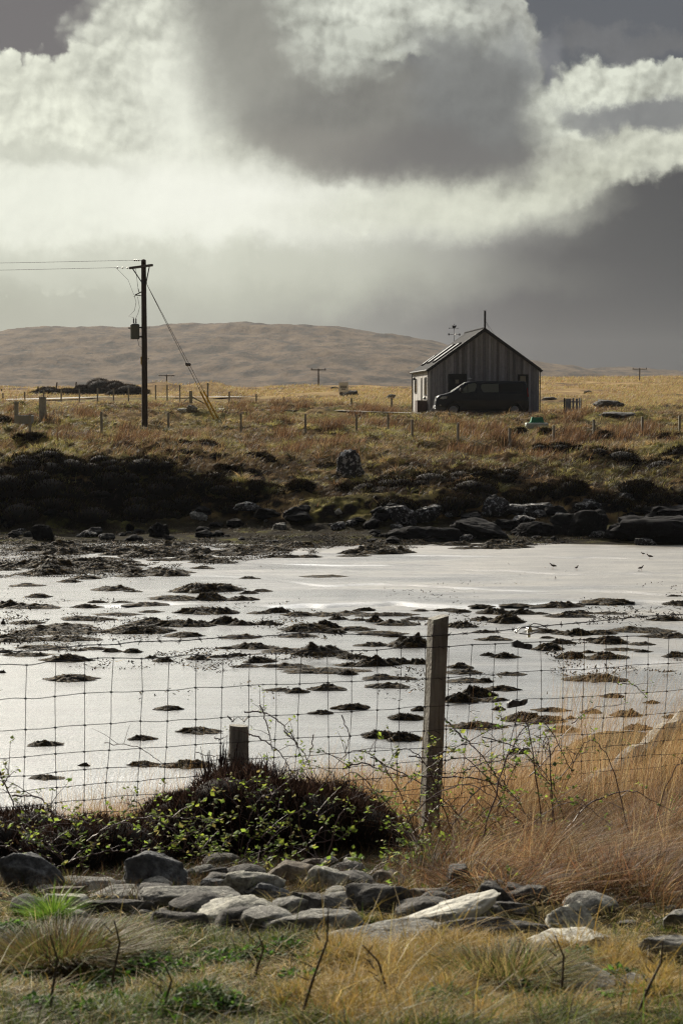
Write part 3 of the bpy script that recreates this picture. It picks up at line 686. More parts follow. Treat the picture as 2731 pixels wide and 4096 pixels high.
    # windscreen, grille, bumper
    def front_strip(name, x0, z0, x1, z1, hw0, hw1, m, off=.01, n=1, parent=van):
        a = Vector(((x0-296)*K, 0, (938-z0)*K)); b = Vector(((x1-296)*K, 0, (938-z1)*K)); d = (b-a).normalized(); nr = Vector((-d.z, 0, d.x))*off
        g = MB(); P_ = []
        for s_ in (0, .012): P_ += [(*(a+nr*(1-s_*60*.8)),), ]
        pts = [a+nr+Vector((0, -hw0, 0)), a+nr+Vector((0, hw0, 0)), b+nr+Vector((0, hw1, 0)), b+nr+Vector((0, -hw1, 0))]
        back = [p-nr*1.6 for p in pts]
        g.add(pts+back, [(0, 1, 2, 3)[::-1], (4, 5, 6, 7), (0, 4, 5, 1), (1, 5, 6, 2), (2, 6, 7, 3), (3, 7, 4, 0)]); return g.build(name, m, parent)
    front_strip('windscreen', 512, 618, 690, 504, .70, .66, M_VGLASS, .012)
    gr = front_strip('grille', 304, 758, 332, 684, .42, .44, M_PLASTIC, .02)
    for k in range(4):
        g = MB(); z = (938-(692+k*18))*K; x = (322-k*5-296)*K; g.tube([(x-.02, -.45, z), (x-.05, 0, z), (x-.02, .45, z)], .014, 6); g.build('chrome_bar', M_CHROME, gr)
    g = MB(); x = (298-296)*K-.03
    for z in (.42, .5, .58): g.tube([(x+.06, -.72, z), (x, -.5, z), (x-.01, 0, z), (x, .5, z), (x+.06, .72, z)], .018, 6)
    g.build('bumper_trim', M_CHROME, van)
    g = MB(); g.box(-.045, -.03, -.26, .26, .44, .56); g.build('number_plate', M_WHITE, van)
    for sd in (-1, 1):
        g = MB(); x = (625-296)*K; z = (938-605)*K; y = sd*1.03; g.lathe([(.03, -.12), (.09, -.08), (.10, .04), (.05, .12)], 10, (x, y, z)); g.tube([(x+.05, sd*.9, z-.1), (x, y, z-.08)], .03, 6); g.build('wing_mirror', M_PLASTIC, van, True)
    for cx in (525, 1318):
        for sd in (-1, 1):
            x = (cx-296)*K; y = sd*.80
            g = MB(); g.lathe([(.2, -.11), (.30, -.115), (.335, -.09), (.337, 0), (.335, .09), (.30, .115), (.2, .11)], 28, (x, y, wz), axis='y'); wo = g.build('wheel', M_TYRE, van, True)
            g = MB(); yo = y+sd*.10
            g.lathe([(.05, -.02), (.055, .02)], 12, (x, yo, wz), axis='y'); g.lathe([(.215, -.03), (.225, .025), (.20, .025), (.19, -.03)], 28, (x, yo, wz), axis='y')
            for q in range(5):
                q0 = q*2*math.pi/5+.3; c, s_ = math.cos(q0), math.sin(q0)
                g.tube([(x+c*.04, yo, wz+s_*.04), (x+c*.205, yo-sd*.01, wz+s_*.205)], [.04, .028], 6)
            g.build('rim', M_ALLOY, wo)
    # closed floor so no light shows through the wheel arches
    g = MB(); g.box(.5, 4.7, -.6, .6, .25, .75); g.build('underbody', M_PLASTIC, van)
build_van()
# ------------------------------------------------------------------ electricity pole
def build_pole():
    B = ground(144.6, 427, 90, 110); px_, py_ = B.x, B.y; S = py_/F
    zt = 7.95
    p = thing('utility_pole', 'tall dark wooden electricity pole carrying the cross arm and transformer', 'utility pole', (px_, py_, B.z-.1))
    g = MB(); g.tube([(0, 0, -.3), (0, 0, zt*.5), (-.02, 0, zt)], [.15, .135, .115], 14); g.lathe([(.12, 0), (.10, .05), (.02, .09)], 12, (-.02, 0, zt)); g.build('pole_shaft', M_CREOSOTE, p, True)
    a = Vector((-.62, .95, zt-.28)); b = Vector((.62, -.95, zt-.28)); dv = (b-a).normalized()
    g = MB(); nrm = Vector((-dv.y, dv.x, 0))*.05; up = Vector((0, 0, .055)); off = Vector((-.15, -.12, 0))
    P = [a-nrm-up, a+nrm-up, a+nrm+up, a-nrm+up, b-nrm-up, b+nrm-up, b+nrm+up, b-nrm+up]; P = [q+off*.9 for q in P]
    g.add(P, [(0, 1, 2, 3), (7, 6, 5, 4), (0, 4, 5, 1), (1, 5, 6, 2), (2, 6, 7, 3), (3, 7, 4, 0)]); g.build('cross_arm', M_CREOSOTE, p)
    for q in (a*.62+b*.38, ) : pass
    for f_, sx in ((.14, -1), (.86, 1)):
        q = a.lerp(b, f_)+off*.9; g = MB(); g.tube([(q.x+0.02*sx, q.y, q.z-.04), (sx*.10, 0, zt-1.02)], .028, 6); g.build('brace', M_BLACK, p)
    g = MB(); g.lathe([(.135, -.05), (.14, .03), (.135, .08)], 12, (0, 0, zt-1.05)); g.build('band', M_BLACK, p)
    # strings of insulators at the arm end and pole top, line wires leaving to the left
    ends = []
    for k, q in enumerate((a.lerp(b, .02)+off, Vector((-.12, 0, zt+.02)))):
        d = Vector((-1, -.02, .02)); g = MB(); L = .75 if k == 0 else .42
        g.tube([q, q+d*L], .012, 5)
        for j in range(3):
            c = q+d*(.12+j*(L-.18)/2.4); g.tube([c-d*.035, c, c+d*.035], [.02, .05, .02], 8)
        g.build('insulator', M_PORC, p); ends.append(q+d*L)
    # switch arm
    g = MB(); g.tube([(-.1, 0, zt-1.45), (-.42, -.1, zt-1.62)], .03, 6); g.tube([(-.12, 0, zt-1.65), (-.40, -.08, zt-1.62)], .022, 6); g.tube([(-.22, -.05, zt-1.52), (-.28, -.05, zt-1.30)], .02, 6); g.tube([(-.35, -.1, zt-1.58), (-.47, -.12, zt-1.70)], .02, 6); g.build('fuse_switch', M_PORC, p)
    # transformer
    tz = zt-3.7
    g = MB(); g.lathe([(.19, 0), (.215, .02), (.215, .60), (.225, .62), (.225, .66), (.19, .72), (.06, .76)], 18, (-.44, -.02, tz)); tr = g.build('transformer', M_TANK, p, True)
    for sx in (-.06, .05):
        g = MB(); g.lathe([(.02, 0), (.03, .02)]+[(r_, .04+i*.03) for i, r_ in enumerate([.045, .022, .045, .022, .045, .022, .045, .022])]+[(.012, .32)], 10, (-.44+sx, -.02, tz+.70)); g.build('bushing', M_PORC, tr)
    for z in (.08, .52):
        g = MB(); g.box(-.26, -.1, -.05, .05, tz+z, tz+z+.07); g.build('bracket', M_BLACK, tr)
    g = MB(); g.box(-.76, -.62, -.03, .03, tz+.50, tz+.55); g.build('bracket', M_BLACK, tr)
    # jumper wires
    for pts in ([ends[0]+Vector((.1, 0, -.02)), Vector((-.75, 0, zt-.9)), Vector((-.47, -.1, zt-1.62))], [Vector((-.45, -.1, zt-1.68)), Vector((-.38, 0, zt-1.95)), Vector((-.46, 0, zt-2.35)), Vector((-.75, 0, zt-2.62)), Vector((-.5, 0, tz+1.02))],
                [Vector((-.40, 0, zt-.3)), Vector((-.32, 0, zt-1.0)), Vector((-.27, -.05, zt-1.4))], [Vector((-.30, -.05, zt-1.7)), Vector((-.22, 0, zt-2.2)), Vector((-.3, 0, zt-2.5)), Vector((-.39, 0, tz+1.02))], [Vector((-.32, 0, tz+.02)), Vector((-.26, 0, tz-.3)), Vector((-.14, 0, tz-.4))]):
        g = MB(); g.tube(pts, .009, 4); g.build('jumper_wire', M_WIRE, p)
    g = MB(); g.box(-.17, -.13, -.08, .08, 3.05, 3.42); g.build('warning_plate', M_YELLOW, p)
    g = MB(); g.tube([(.1, 0, 3.32), (.24, -.05, 3.34)], .02, 6); g.build('step_bolt', M_GALV, p)
    g = MB(); g.tube([(.1, 0, 3.1), (.17, -.05, 3.08)], .02, 6); g.build('step_bolt', M_GALV, p)
    g = MB(); g.tube([(.1, 0, tz+.52), (.3, -.05, tz+.54)], .012, 5); g.build('step_bolt', M_GALV, p)
    # line wires
    for k, e in enumerate(ends):
        w0 = Vector((px_, py_, B.z-.1))+e; far = w0+Vector((-62, 3, .9)); pts = [w0.lerp(far, t)+Vector((0, 0, -1.0*4*t*(1-t)*.55)) for t in np.linspace(0, 1, 14)]
        g = MB(); g.tube(pts, .009, 5); o = g.build('power_line', M_WIRE)
        tag(o, ['lower overhead line wire leaving the end of the cross arm to the left', 'upper overhead line wire leaving the pole top to the left'][k], 'power line', 'overhead line wires')
    # stays with yellow guards
    for k, (u, v, uf) in enumerate(((214, 419.5, 199.6), (217.8, 418.6, 205.6))):
        gp = ground(u, v, 90, 120); T = Vector((px_+.1, py_, B.z-.1+zt-1.05))
        o = thing('stay_wire', ['left one of the two slanting stay wires with yellow guard beside the tall pole', 'right one of the two slanting stay wires with yellow guard beside the tall pole'][k], 'stay wire', gp, 0, 'pole stay wires'); t = T-gp
        g = MB(); g.tube([t*.0, t*1.0], .013, 5); g.build('wire', M_WIRE, o)
        g = MB(); g.tube([t*.0, t*.215], .045, 8); g.build('guard', M_YELLOW, o)
        c = t*.42; dn = t.normalized(); g = MB(); g.tube([c-dn*.1, c-dn*.05, c+dn*.05, c+dn*.1], [.03, .075, .075, .03], 8); g.build('insulator', M_PORC, o)
build_pole()
# ------------------------------------------------------------------ distant small poles and the sign
def small_pole(u, vt, vb, y, label, arm=.9, grp=None):
    b = at(u, vb, y); t = at(u, vt, y); o = thing('power_pole', label, 'utility pole', (b.x, y, hz(b.x, y)-.2)); H_ = t.z-hz(b.x, y)+.2
    g = MB(); g.tube([(0, 0, 0), (0, 0, H_)], [.12, .09], 8); g.build('pole_shaft', M_CREOSOTE, o)
    g = MB(); g.box(-arm, arm, -.06, .06, H_-.25, H_-.12); g.build('cross_arm', M_CREOSOTE, o)
    for sx in (-arm+.1, arm-.1):
        g = MB(); g.lathe([(.05, 0), (.07, .08), (.03, .2)], 6, (sx, 0, H_-.12)); g.build('insulator', M_WHITE if u < 200 else M_PORC, o)
small_pole(318, 368.5, 393, 265, 'thin pole with short cross arm alone on the moor left of the house', 1.0)
small_pole(166.5, 374.5, 393, 300, 'small pole with cross arm just right of the tall pole against the hill', 1.2)
small_pole(638.6, 368, 391, 330, 'faint thin pole on the skyline at far right of the moor', 1.2)
b = at(343, 392, 190); o = thing('road_sign', 'small square white sign on a post far out on the moor', 'sign', (b.x, 190, hz(b.x, 190)-.1)); tz_ = at(343, 382.2, 190).z-o.location.z
g = MB(); g.tube([(0, .05, 0), (0, .05, tz_-.1)], .05, 8); g.build('post', M_GALV, o)
g = MB(); g.box(-.44, .44, -.02, .02, tz_-.95, tz_, bev=.01); pl_ = g.build('plate', M_WHITE, o)
g = MB()
for z, w_ in ((.38, .3), (.52, .3), (.66, .2)): g.box(-w_, w_, -.03, -.021, tz_-z-.04, tz_-z+.03)
g.build('lettering', M_PLASTIC, pl_)
# ------------------------------------------------------------------ far fences (a fence is one thing, every post a part)
def far_fence(name, label, posts, r=.05, rails=(.35, .65, .95), wire=True, M=None):
    o = thing(name, label, 'fence', posts[0][0]); O = posts[0][0]
    tops = []
    for (p, h_, lean) in posts:
        g = MB(); q = p-O; g.box(q.x-r, q.x+r, q.y-r, q.y+r, q.z-.3, q.z+h_, bev=.008)
        if lean: g.v = [(x+(z-q.z)*lean, y, z) for x, y, z in g.v]
        g.build('post', M or M_POST, o); tops.append((q, h_))
    if wire:
        for fr in rails:
            g = MB(); g.tube([q+Vector((0, -r, h_*fr)) for q, h_ in tops], .004, 4); g.build('wire', M_WIRE, o)
def fp(u, vb, vt, y0=90, y1=125, lean=0.0):
    g = ground(u, vb, y0, y1); return (g, max(.5, (vb-vt)*g.y/F)+.22, lean)
D = 1/2.2995
far_fence('field_fence', 'line of weathered fence posts along the top of the bank below the house', [
    fp(30, 437, 419.5, 80), fp(101.5, 436, 417.5, 80), fp(168.3, 431, 417.5, 80), fp(240.6, 434, 418.5, 80), fp(305, 434.5, 418.8, 80), fp(356, 431.5, 419.8, 80), fp(387.5, 430, 420, 80), fp(411.6, 438, 425, 70), fp(457.3, 446, 430, 70),
    fp(509, 448, 434, 70), fp(553, 444, 431, 70), fp(593, 437, 425, 70), fp(641.3, 436, 422, 80), fp(678.5, 432, 420.5, 80)], wire=False)
RP = [(3, 408, 393, 0), (24.8, 404, 391.8, 0), (43.7, 401, 390, 0), (61.2, 402, 389.6, 0), (79.4, 401, 388.7, 0), (97.5, 400, 388, 0), (113.5, 399.6, 388.8, 0), (128.5, 397, 387.5, 0), (155.5, 397, 385, 0), (167, 397, 384.6, 0), (179.7, 397, 385, 0)]
def fpy(u, vb, vt, y, lean=0): b = at(u, vb, y); z = hz(b.x, y); return (Vector((b.x, y, z)), max(.6, at(u, vt, y).z-z), lean)
far_fence('roadside_fence', 'row of thin posts beside the pale road at far left', [fpy(u, a, b, 150-.02*u) for u, a, b, _ in RP], .05)
far_fence('skyline_fence', 'sparse dark leaning posts on the crest behind the road at left', [fpy(-8, 393, 386, 225), fpy(1.5, 392, 389, 225), fpy(38, 391, 386.5, 225), fpy(56, 390.5, 382.3, 225, .12), fpy(75.4, 387, 382, 225, .1)], .07, wire=False, M=M_CREOSOTE)
far_fence('moor_fence', 'scattered old posts standing on the moor between pole and house', [fpy(207.5, 392, 383, 150), fpy(229, 398, 391.5, 150), fpy(256, 401, 394, 150), fpy(283.5, 402, 397, 140), fpy(315, 408, 404.5, 130), fpy(351, 411, 404.6, 128), fpy(391, 411, 405.2, 126)], .06, wire=False)
o = thing('strainer_post', 'stout fence post with a pale diagonal brace left of the yellow stay guards', 'fence post', fpy(190.6, 398, 385, 146)[0]); 
g = MB(); g.box(-.11, .11, -.11, .11, -.3, 1.05); g.build('post', M_POST, o)
g = MB(); g.add(*(lambda: ([(-.15, -.13, .62), (-.15, -.05, .62), (-.04, -.05, .62), (-.04, -.13, .62), (-1.0, -.13, -.15), (-1.0, -.05, -.15), (-.86, -.05, -.15), (-.86, -.13, -.15)], [(0, 1, 2, 3), (7, 6, 5, 4), (0, 4, 5, 1), (1, 5, 6, 2), (2, 6, 7, 3), (3, 7, 4, 0)]))()); g.build('brace', M_WHITE, o)
g = MB(); g.tube([(.1, 0, .6), (1.4, .1, -.1)], .05, 6); g.build('brace', M_POST, o)
for u, vb, vt, w_, lab in ((16.5, 423, 402, .09, 'slim grey gate post by the concrete slab at far left'), (42.8, 421, 398, .16, 'stout square gate post with a sunlit edge left of the tall pole')):
    g_ = ground(u, vb, 90, 120); o = thing('gate_post', lab, 'gate post', g_); H_ = (vb-vt)*g_.y/F
    g = MB(); g.box(-w_, w_, -w_, w_, -.3, H_, bev=.02); g.build('post', M_POST, o)
    g = MB(); g.box(-w_-.02, -w_, -.04, .04, H_*.7, H_*.78); g.build('hinge', M_GALV, o)
g_ = ground(24, 422, 85, 110); o = thing('concrete_slab', 'low pale concrete slab among rushes at far left', 'slab', g_)
g = MB(); g.box(-.4, .42, -.4, .4, -.1, .33, bev=.03); g.build('block', M_CONC, o)
g_ = ground(536, 428.5, 85, 115)+Vector((0, 0, .07)); o = thing('tank_cover', 'pale slab with a bright green cover on the grass below the deck', 'tank cover', g_)
g = MB(); g.box(-.52, .5, -.4, .4, -.4, .17, bev=.03); g.build('base', mat('pale_grp', (.55, .62, .60), .6, var=.1), o)
g = MB(); P = [(-.31, -.25, .172), (.31, -.25, .172), (.31, .25, .172), (-.31, .25, .172), (-.24, -.2, .43), (.25, -.2, .43), (.25, .2, .43), (-.24, .2, .43)]
g.add(P, [(0, 3, 2, 1), (4, 5, 6, 7), (0, 1, 5, 4), (1, 2, 6, 5), (2, 3, 7, 6), (3, 0, 4, 7)]); g.box(-.35, .35, -.28, .28, .16, .20); g.build('cover', M_GREEN, o)
# ------------------------------------------------------------------ road and gravel track draped on the ground
def drape(name, pts, width, m, dz=.03):
    pts = [Vector(p) for p in pts]; L = []; 
    for a, b in zip(pts[:-1], pts[1:]):
        n = max(2, int((b-a).length/.8)); L += [a.lerp(b, k/n) for k in range(n)]
    L.append(pts[-1]); V_ = []; NW = 8
    for i, p in enumerate(L):
        t = (L[min(i+1, len(L)-1)]-L[max(i-1, 0)]).normalized(); nr = Vector((-t.y, t.x))
        for k in range(NW+1):
            q = p+nr*(k/NW-.5)*width*(1+.06*math.sin(i*.7)); V_.append((q.x, q.y, hz(q.x, q.y)+dz))
    V_ = np.array(V_); zz = V_[:, 2].reshape(-1, NW+1); ke = np.ones(9)/9
    for k in range(NW+1): zz[:, k] = np.convolve(np.pad(zz.mean(1), 4, 'edge'), ke, 'valid')+.02
    q = [(i*(NW+1)+k, (i+1)*(NW+1)+k, (i+1)*(NW+1)+k+1, i*(NW+1)+k+1) for i in range(len(L)-1) for k in range(NW)]
    tag(mesh_np(name, V_, quads=q, mat=m), kind='structure')
drape('road', [(-60, 150), (-34, 160), (-22, 168), (-14, 176), (-8, 190)], 3.4, M_ROAD, .12)
drape('gravel_track', [(-10, 122), (-4, 115.5), (2, 112), (8, 112), (13, 112.5)], 3.2, M_TRACK, .05)
#PART2-END
# ------------------------------------------------------------------ rocks
def ico(sub):
    bm = bmesh.new(); bmesh.ops.create_icosphere(bm, subdivisions=sub, radius=1); bm.verts.ensure_lookup_table()
    v = np.array([v.co[:] for v in bm.verts]); f = np.array([[w_.index for w_ in f.verts] for f in bm.faces]); bm.free(); return v, f
ICO = {3: ico(3), 4: ico(4), 5: ico(5)}
def n3(P, s, seed): return (vnoise(P[:, 0]*s+seed, P[:, 1]*s-seed, seed)+vnoise(P[:, 1]*s+seed*2, P[:, 2]*s, seed+1)+vnoise(P[:, 2]*s, P[:, 0]*s+seed, seed+2))/3
def rock_shape(seed, dims, sub=4, facets=13, flat=.0, rough=1.0):
    r = np.random.default_rng(seed); V_, f = ICO[sub]; d = V_.copy()
    N = r.normal(size=(facets, 3)); N /= np.linalg.norm(N, axis=1)[:, None]
    Hh = r.uniform(.72, 1.0, facets)
    N = np.vstack([N, [[0, 0, -1], [r.normal()*.12, r.normal()*.12, 1]]]); Hh = np.append(Hh, [.6, 1-.45*flat])
    k = 60.0; q = np.maximum(d@N.T, 1e-3)/Hh; rad = np.minimum((np.sum(np.minimum(q, 3)**k, 1))**(-1/k), 1.28)
    P = d*rad[:, None]; P = P*(1+rough*((n3(d, 2.3, seed)-.5)*.26+(n3(d, 6, seed+3)-.5)*.16+(n3(d, 14, seed+5)-.5)*.09+(n3(d, 30, seed+7)-.5)*.05))[:, None]
    return P*np.array(dims)/2, f
def lichen(amount, col=(.50, .50, .46)):
    def fn(t, tc, c, p):
        c = t.mix(1.0, c, t.ramp(t.noise(tc, 60, 4, .75), [(.35, (.55, .55, .55)), (.5, (1, 1, 1)), (.68, (1.5, 1.5, 1.45))]), 'MULTIPLY')
        c = t.mix(1.0, c, t.ramp(t.noise(tc, 16, 4, .7), [(.35, (.6, .6, .6)), (.6, (1.15, 1.15, 1.12))]), 'MULTIPLY')
        n = t.noise(tc, 7, 5, .65)
        return t.mix(t.smooth(n, .60-amount, .66-amount), c, col)
    return fn
M_ROCKS = {'grey': mat('grey_stone', (.21, .205, .19), .9, var=.45, scale=9, bump=1.0, bscale=34, extra=lichen(.04, (.42, .42, .37))),
           'blue': mat('blue_grey_stone', (.11, .115, .125), .9, var=.4, scale=8, bump=1.0, bscale=30, extra=lichen(.02, (.26, .26, .26))),
           'pale': mat('pale_stone', (.36, .35, .31), .9, var=.25, scale=6, bump=.7, bscale=36, extra=lichen(.02, (.52, .51, .46))),
           'white': mat('whitish_stone', (.55, .535, .47), .85, var=.2, scale=5, bump=.6, bscale=26),
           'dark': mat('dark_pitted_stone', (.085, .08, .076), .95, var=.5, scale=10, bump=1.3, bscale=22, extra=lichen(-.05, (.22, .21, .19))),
           'brown': mat('brown_stone', (.15, .125, .10), .9, var=.35, scale=6, bump=.8, bscale=30, extra=lichen(-.02, (.30, .27, .22))),
           'lichen': mat('lichened_rock', (.035, .034, .036), .95, var=.3, scale=3, bump=.8, bscale=12, extra=lichen(.06, (.34, .34, .34))),
           'spotted': mat('white_spotted_rock', (.06, .06, .065), .95, var=.3, scale=3, bump=.8, bscale=12, extra=lichen(.09, (.50, .50, .50))),
           'shore': mat('shade_dark_rock', (.013, .013, .015), .95, var=.5, scale=1.5, bump=1.0, bscale=5, spec=.08, extra=lichen(-.04, (.07, .07, .07)))}  # shore: dark rock, tone lowered further to stand in for bank shade
def rock(seed, pos, dims, m, label, rz=0, flat=0, tilt=(0, 0), group=None, sub=4, name='stone', sink=.3, cat='stone', rough=1.0, facets=13):
    P, f = rock_shape(seed, dims, sub, facets, flat, rough)
    o = mesh_np(name, P, tris=f, mat=M_ROCKS[m], smooth=True); o.data.set_sharp_from_angle(angle=R(50))
    o.location = (pos[0], pos[1], pos[2]+dims[2]*(.5-sink)*(.9 if flat else 1)); o.rotation_euler = (tilt[0], tilt[1], rz)
    return tag(o, label, cat, group)
ST = [  # x0,x1,y0,y1 in the zoomed views of the lower left / right quarter, material, label, flatness, tilt
 ('L', -30, 300, 490, 645, 'blue', 'big blue grey boulder cut off by the left edge of the stone row', 0, (0, .25)),
 ('L', 550, 860, 490, 645, 'blue', 'leaning blue grey boulder under bramble at the back left of the stones', 0, (0, .3)),
 ('L', 280, 520, 600, 660, 'grey', 'flat lichened stone just left of the leaning blue grey boulder', .7, (.1, 0)),
 ('L', 220, 380, 668, 692, 'brown', 'thin reddish stone lying on the pale flat one at far left', .8, (0, 0)),
 ('L', 232, 400, 694, 735, 'pale', 'pale flat stone with a rounded edge at the left end of the row', .8, (.1, 0)),
 ('L', 440, 745, 632, 705, 'grey', 'grey layered slab left of the broad flat slab', .6, (.12, -.05)),
 ('L', 420, 720, 700, 760, 'dark', 'dark ledge stone beneath the grey layered slab', .5, (0, 0)),
 ('L', 715, 1095, 640, 730, 'grey', 'broad flat grey slab in the middle left of the row', .85, (.16, .08)),
 ('L', 690, 850, 603, 662, 'dark', 'rough dark stone behind the broad flat slab', .2, (0, .1)),
 ('L', 925, 1025, 608, 655, 'blue', 'small smooth blue grey stone beside the rounded pale boulder', .2, (0, 0)),
 ('L', 1012, 1262, 558, 672, 'pale', 'smooth rounded pale boulder like a loaf in the row', 0, (0, .05)),
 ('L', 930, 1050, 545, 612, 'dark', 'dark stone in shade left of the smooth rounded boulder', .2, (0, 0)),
 ('L', 1132, 1305, 630, 692, 'blue', 'small blue grey stone in front of the rounded pale boulder', .2, (0, .1)),
 ('L', 960, 1322, 680, 822, 'pale', 'large pale faceted slab with a shaded front face', .75, (.30, .06)),
 ('L', 700, 925, 750, 835, 'dark', 'low dark stone in the hollow below the broad flat slab', .3, (0, 0)),
 ('L', 1245, 1600, 742, 885, 'grey', 'rough knobbly grey slab sloping to the grass', .4, (.35, 0)),
 ('L', 1240, 1430, 518, 622, 'brown', 'brownish split stone at the back behind the rounded boulder', .2, (0, .1)),
 ('L', 1412, 1590, 556, 655, 'pale', 'pale rough boulder between bramble leaves at the centre', .1, (0, .1)),
 ('L', 1355, 1530, 512, 565, 'brown', 'small brown topped stone at the back of the centre', .2, (0, 0)),
 ('L', 1312, 1545, 668, 765, 'dark', 'dark angular stone with a split top in the centre', .2, (0, .2)),
 ('R', -20, 105, 503, 605, 'pale', 'pale sunlit wedge at the back next to the black hollow', .4, (.3, .2)),
 ('R', 130, 290, 552, 640, 'brown', 'tan topped stone partly under green bramble leaves', .2, (0, 0)),
 ('R', 20, 305, 628, 765, 'dark', 'rough dark grey boulder left of the long whitish stone', .15, (.1, .1)),
 ('R', 235, 655, 645, 815, 'white', 'long whitish stone with a raised right end, brightest of all', .35, (.10, -.40)),
 ('R', 610, 768, 612, 742, 'dark', 'black faced block behind the raised end of the whitish stone', .3, (.2, .1)),
 ('R', 585, 690, 700, 790, 'dark', 'small dark block below the raised end of the whitish stone', .2, (0, 0)),
 ('R', 320, 455, 645, 712, 'brown', 'small brown stone behind the long whitish stone', .2, (0, 0)),
 ('R', -60, 420, 805, 940, 'grey', 'coarse grey slab running down into the grass below the whitish stone', .6, (.30, 0)),
 ('R', 318, 565, 760, 862, 'pale', 'rounded pale stone resting against the long whitish one', .2, (.15, -.2)),
 ('R', 500, 925, 765, 885, 'dark', 'wide dark pitted boulder right of the rounded pale stone', .3, (.12, .05)),
 ('R', 690, 865, 712, 782, 'dark', 'jagged dark stone behind the wide pitted boulder', .1, (0, 0)),
 ('R', 790, 945, 636, 725, 'dark', 'dark rough stone half hidden by dry grass', .1, (0, 0)),
 ('R', 935, 1150, 730, 842, 'pale', 'pale grey slab standing tilted against the grass bank', .6, (.75, 0)),
 ('R', 862, 1195, 826, 940, 'pale', 'light flat topped slab with a sharp dark front edge at right', .9, (.05, -.12)),
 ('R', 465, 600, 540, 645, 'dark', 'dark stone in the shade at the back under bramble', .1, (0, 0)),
 ('R', 585, 705, 585, 645, 'grey', 'mossy edged grey stone at the back beside brown grass', .4, (0, 0)),
 ('R', 975, 1265, 992, 1125, 'grey', 'flat lichened grey stone sunk in the verge at lower right', .9, (.28, 0)),
 ('R', 1285, 1425, 1032, 1135, 'grey', 'pale grey stone sunk in dead leaves at lower right', .8, (.25, .1)),
 ('R', 1390, 1600, 850, 955, 'grey', 'rough grey stone at the right edge above the verge', .5, (.25, 0)),
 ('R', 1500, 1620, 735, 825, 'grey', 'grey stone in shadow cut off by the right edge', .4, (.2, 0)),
 ('R', 866, 1000, 932, 985, 'grey', 'small low grey stone under the sharp edged slab', .5, (0, 0)),
 ('R', 752, 835, 888, 940, 'brown', 'small reddish stone left of the sharp edged slab', .3, (0, 0)),
]
for i, (q, x0, x1, y0, y1, m, lab, fl, tl) in enumerate(ST):
    o_ = 0 if q == 'L' else 341.5; u0, u1 = o_+.2178*x0, o_+.2178*x1; v0, v1 = 750+.2178*y0, 750+.2178*y1
    g_ = ground((u0+u1)/2, v1-2, 4, 12); sc_ = F/g_.y; wd = (u1-u0)/sc_; hh = (v1-v0)/sc_
    dy_ = min(wd*.75, hh*(2.2 if fl > .5 else .9)); hz_ = max(.05, (hh-dy_*.22)*(1.15 if fl < .5 else .9))*(.55 if m == 'white' else 1)
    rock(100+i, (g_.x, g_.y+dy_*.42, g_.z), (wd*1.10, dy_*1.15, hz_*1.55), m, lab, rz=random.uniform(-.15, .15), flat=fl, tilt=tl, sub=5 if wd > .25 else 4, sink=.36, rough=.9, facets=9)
# small rubble filling the gaps between them
for i in range(120):
    u = random.uniform(-10, 690); v = random.uniform(862, 945)-(8 if u < 300 else 0); g_ = ground(u, v, 4, 12); w_ = random.choice([.04, .05, .07, .09, .12])*random.uniform(.8, 1.2)
    rock(300+i, (g_.x, g_.y, g_.z), (w_*1.3, w_, w_*.7), random.choice(['dark', 'dark', 'dark', 'grey']), 'small rough stone wedged in the gaps of the stone row', rz=random.uniform(0, 3), group='rubble between the big stones', sub=3, name='rubble_stone', facets=8, rough=.8)
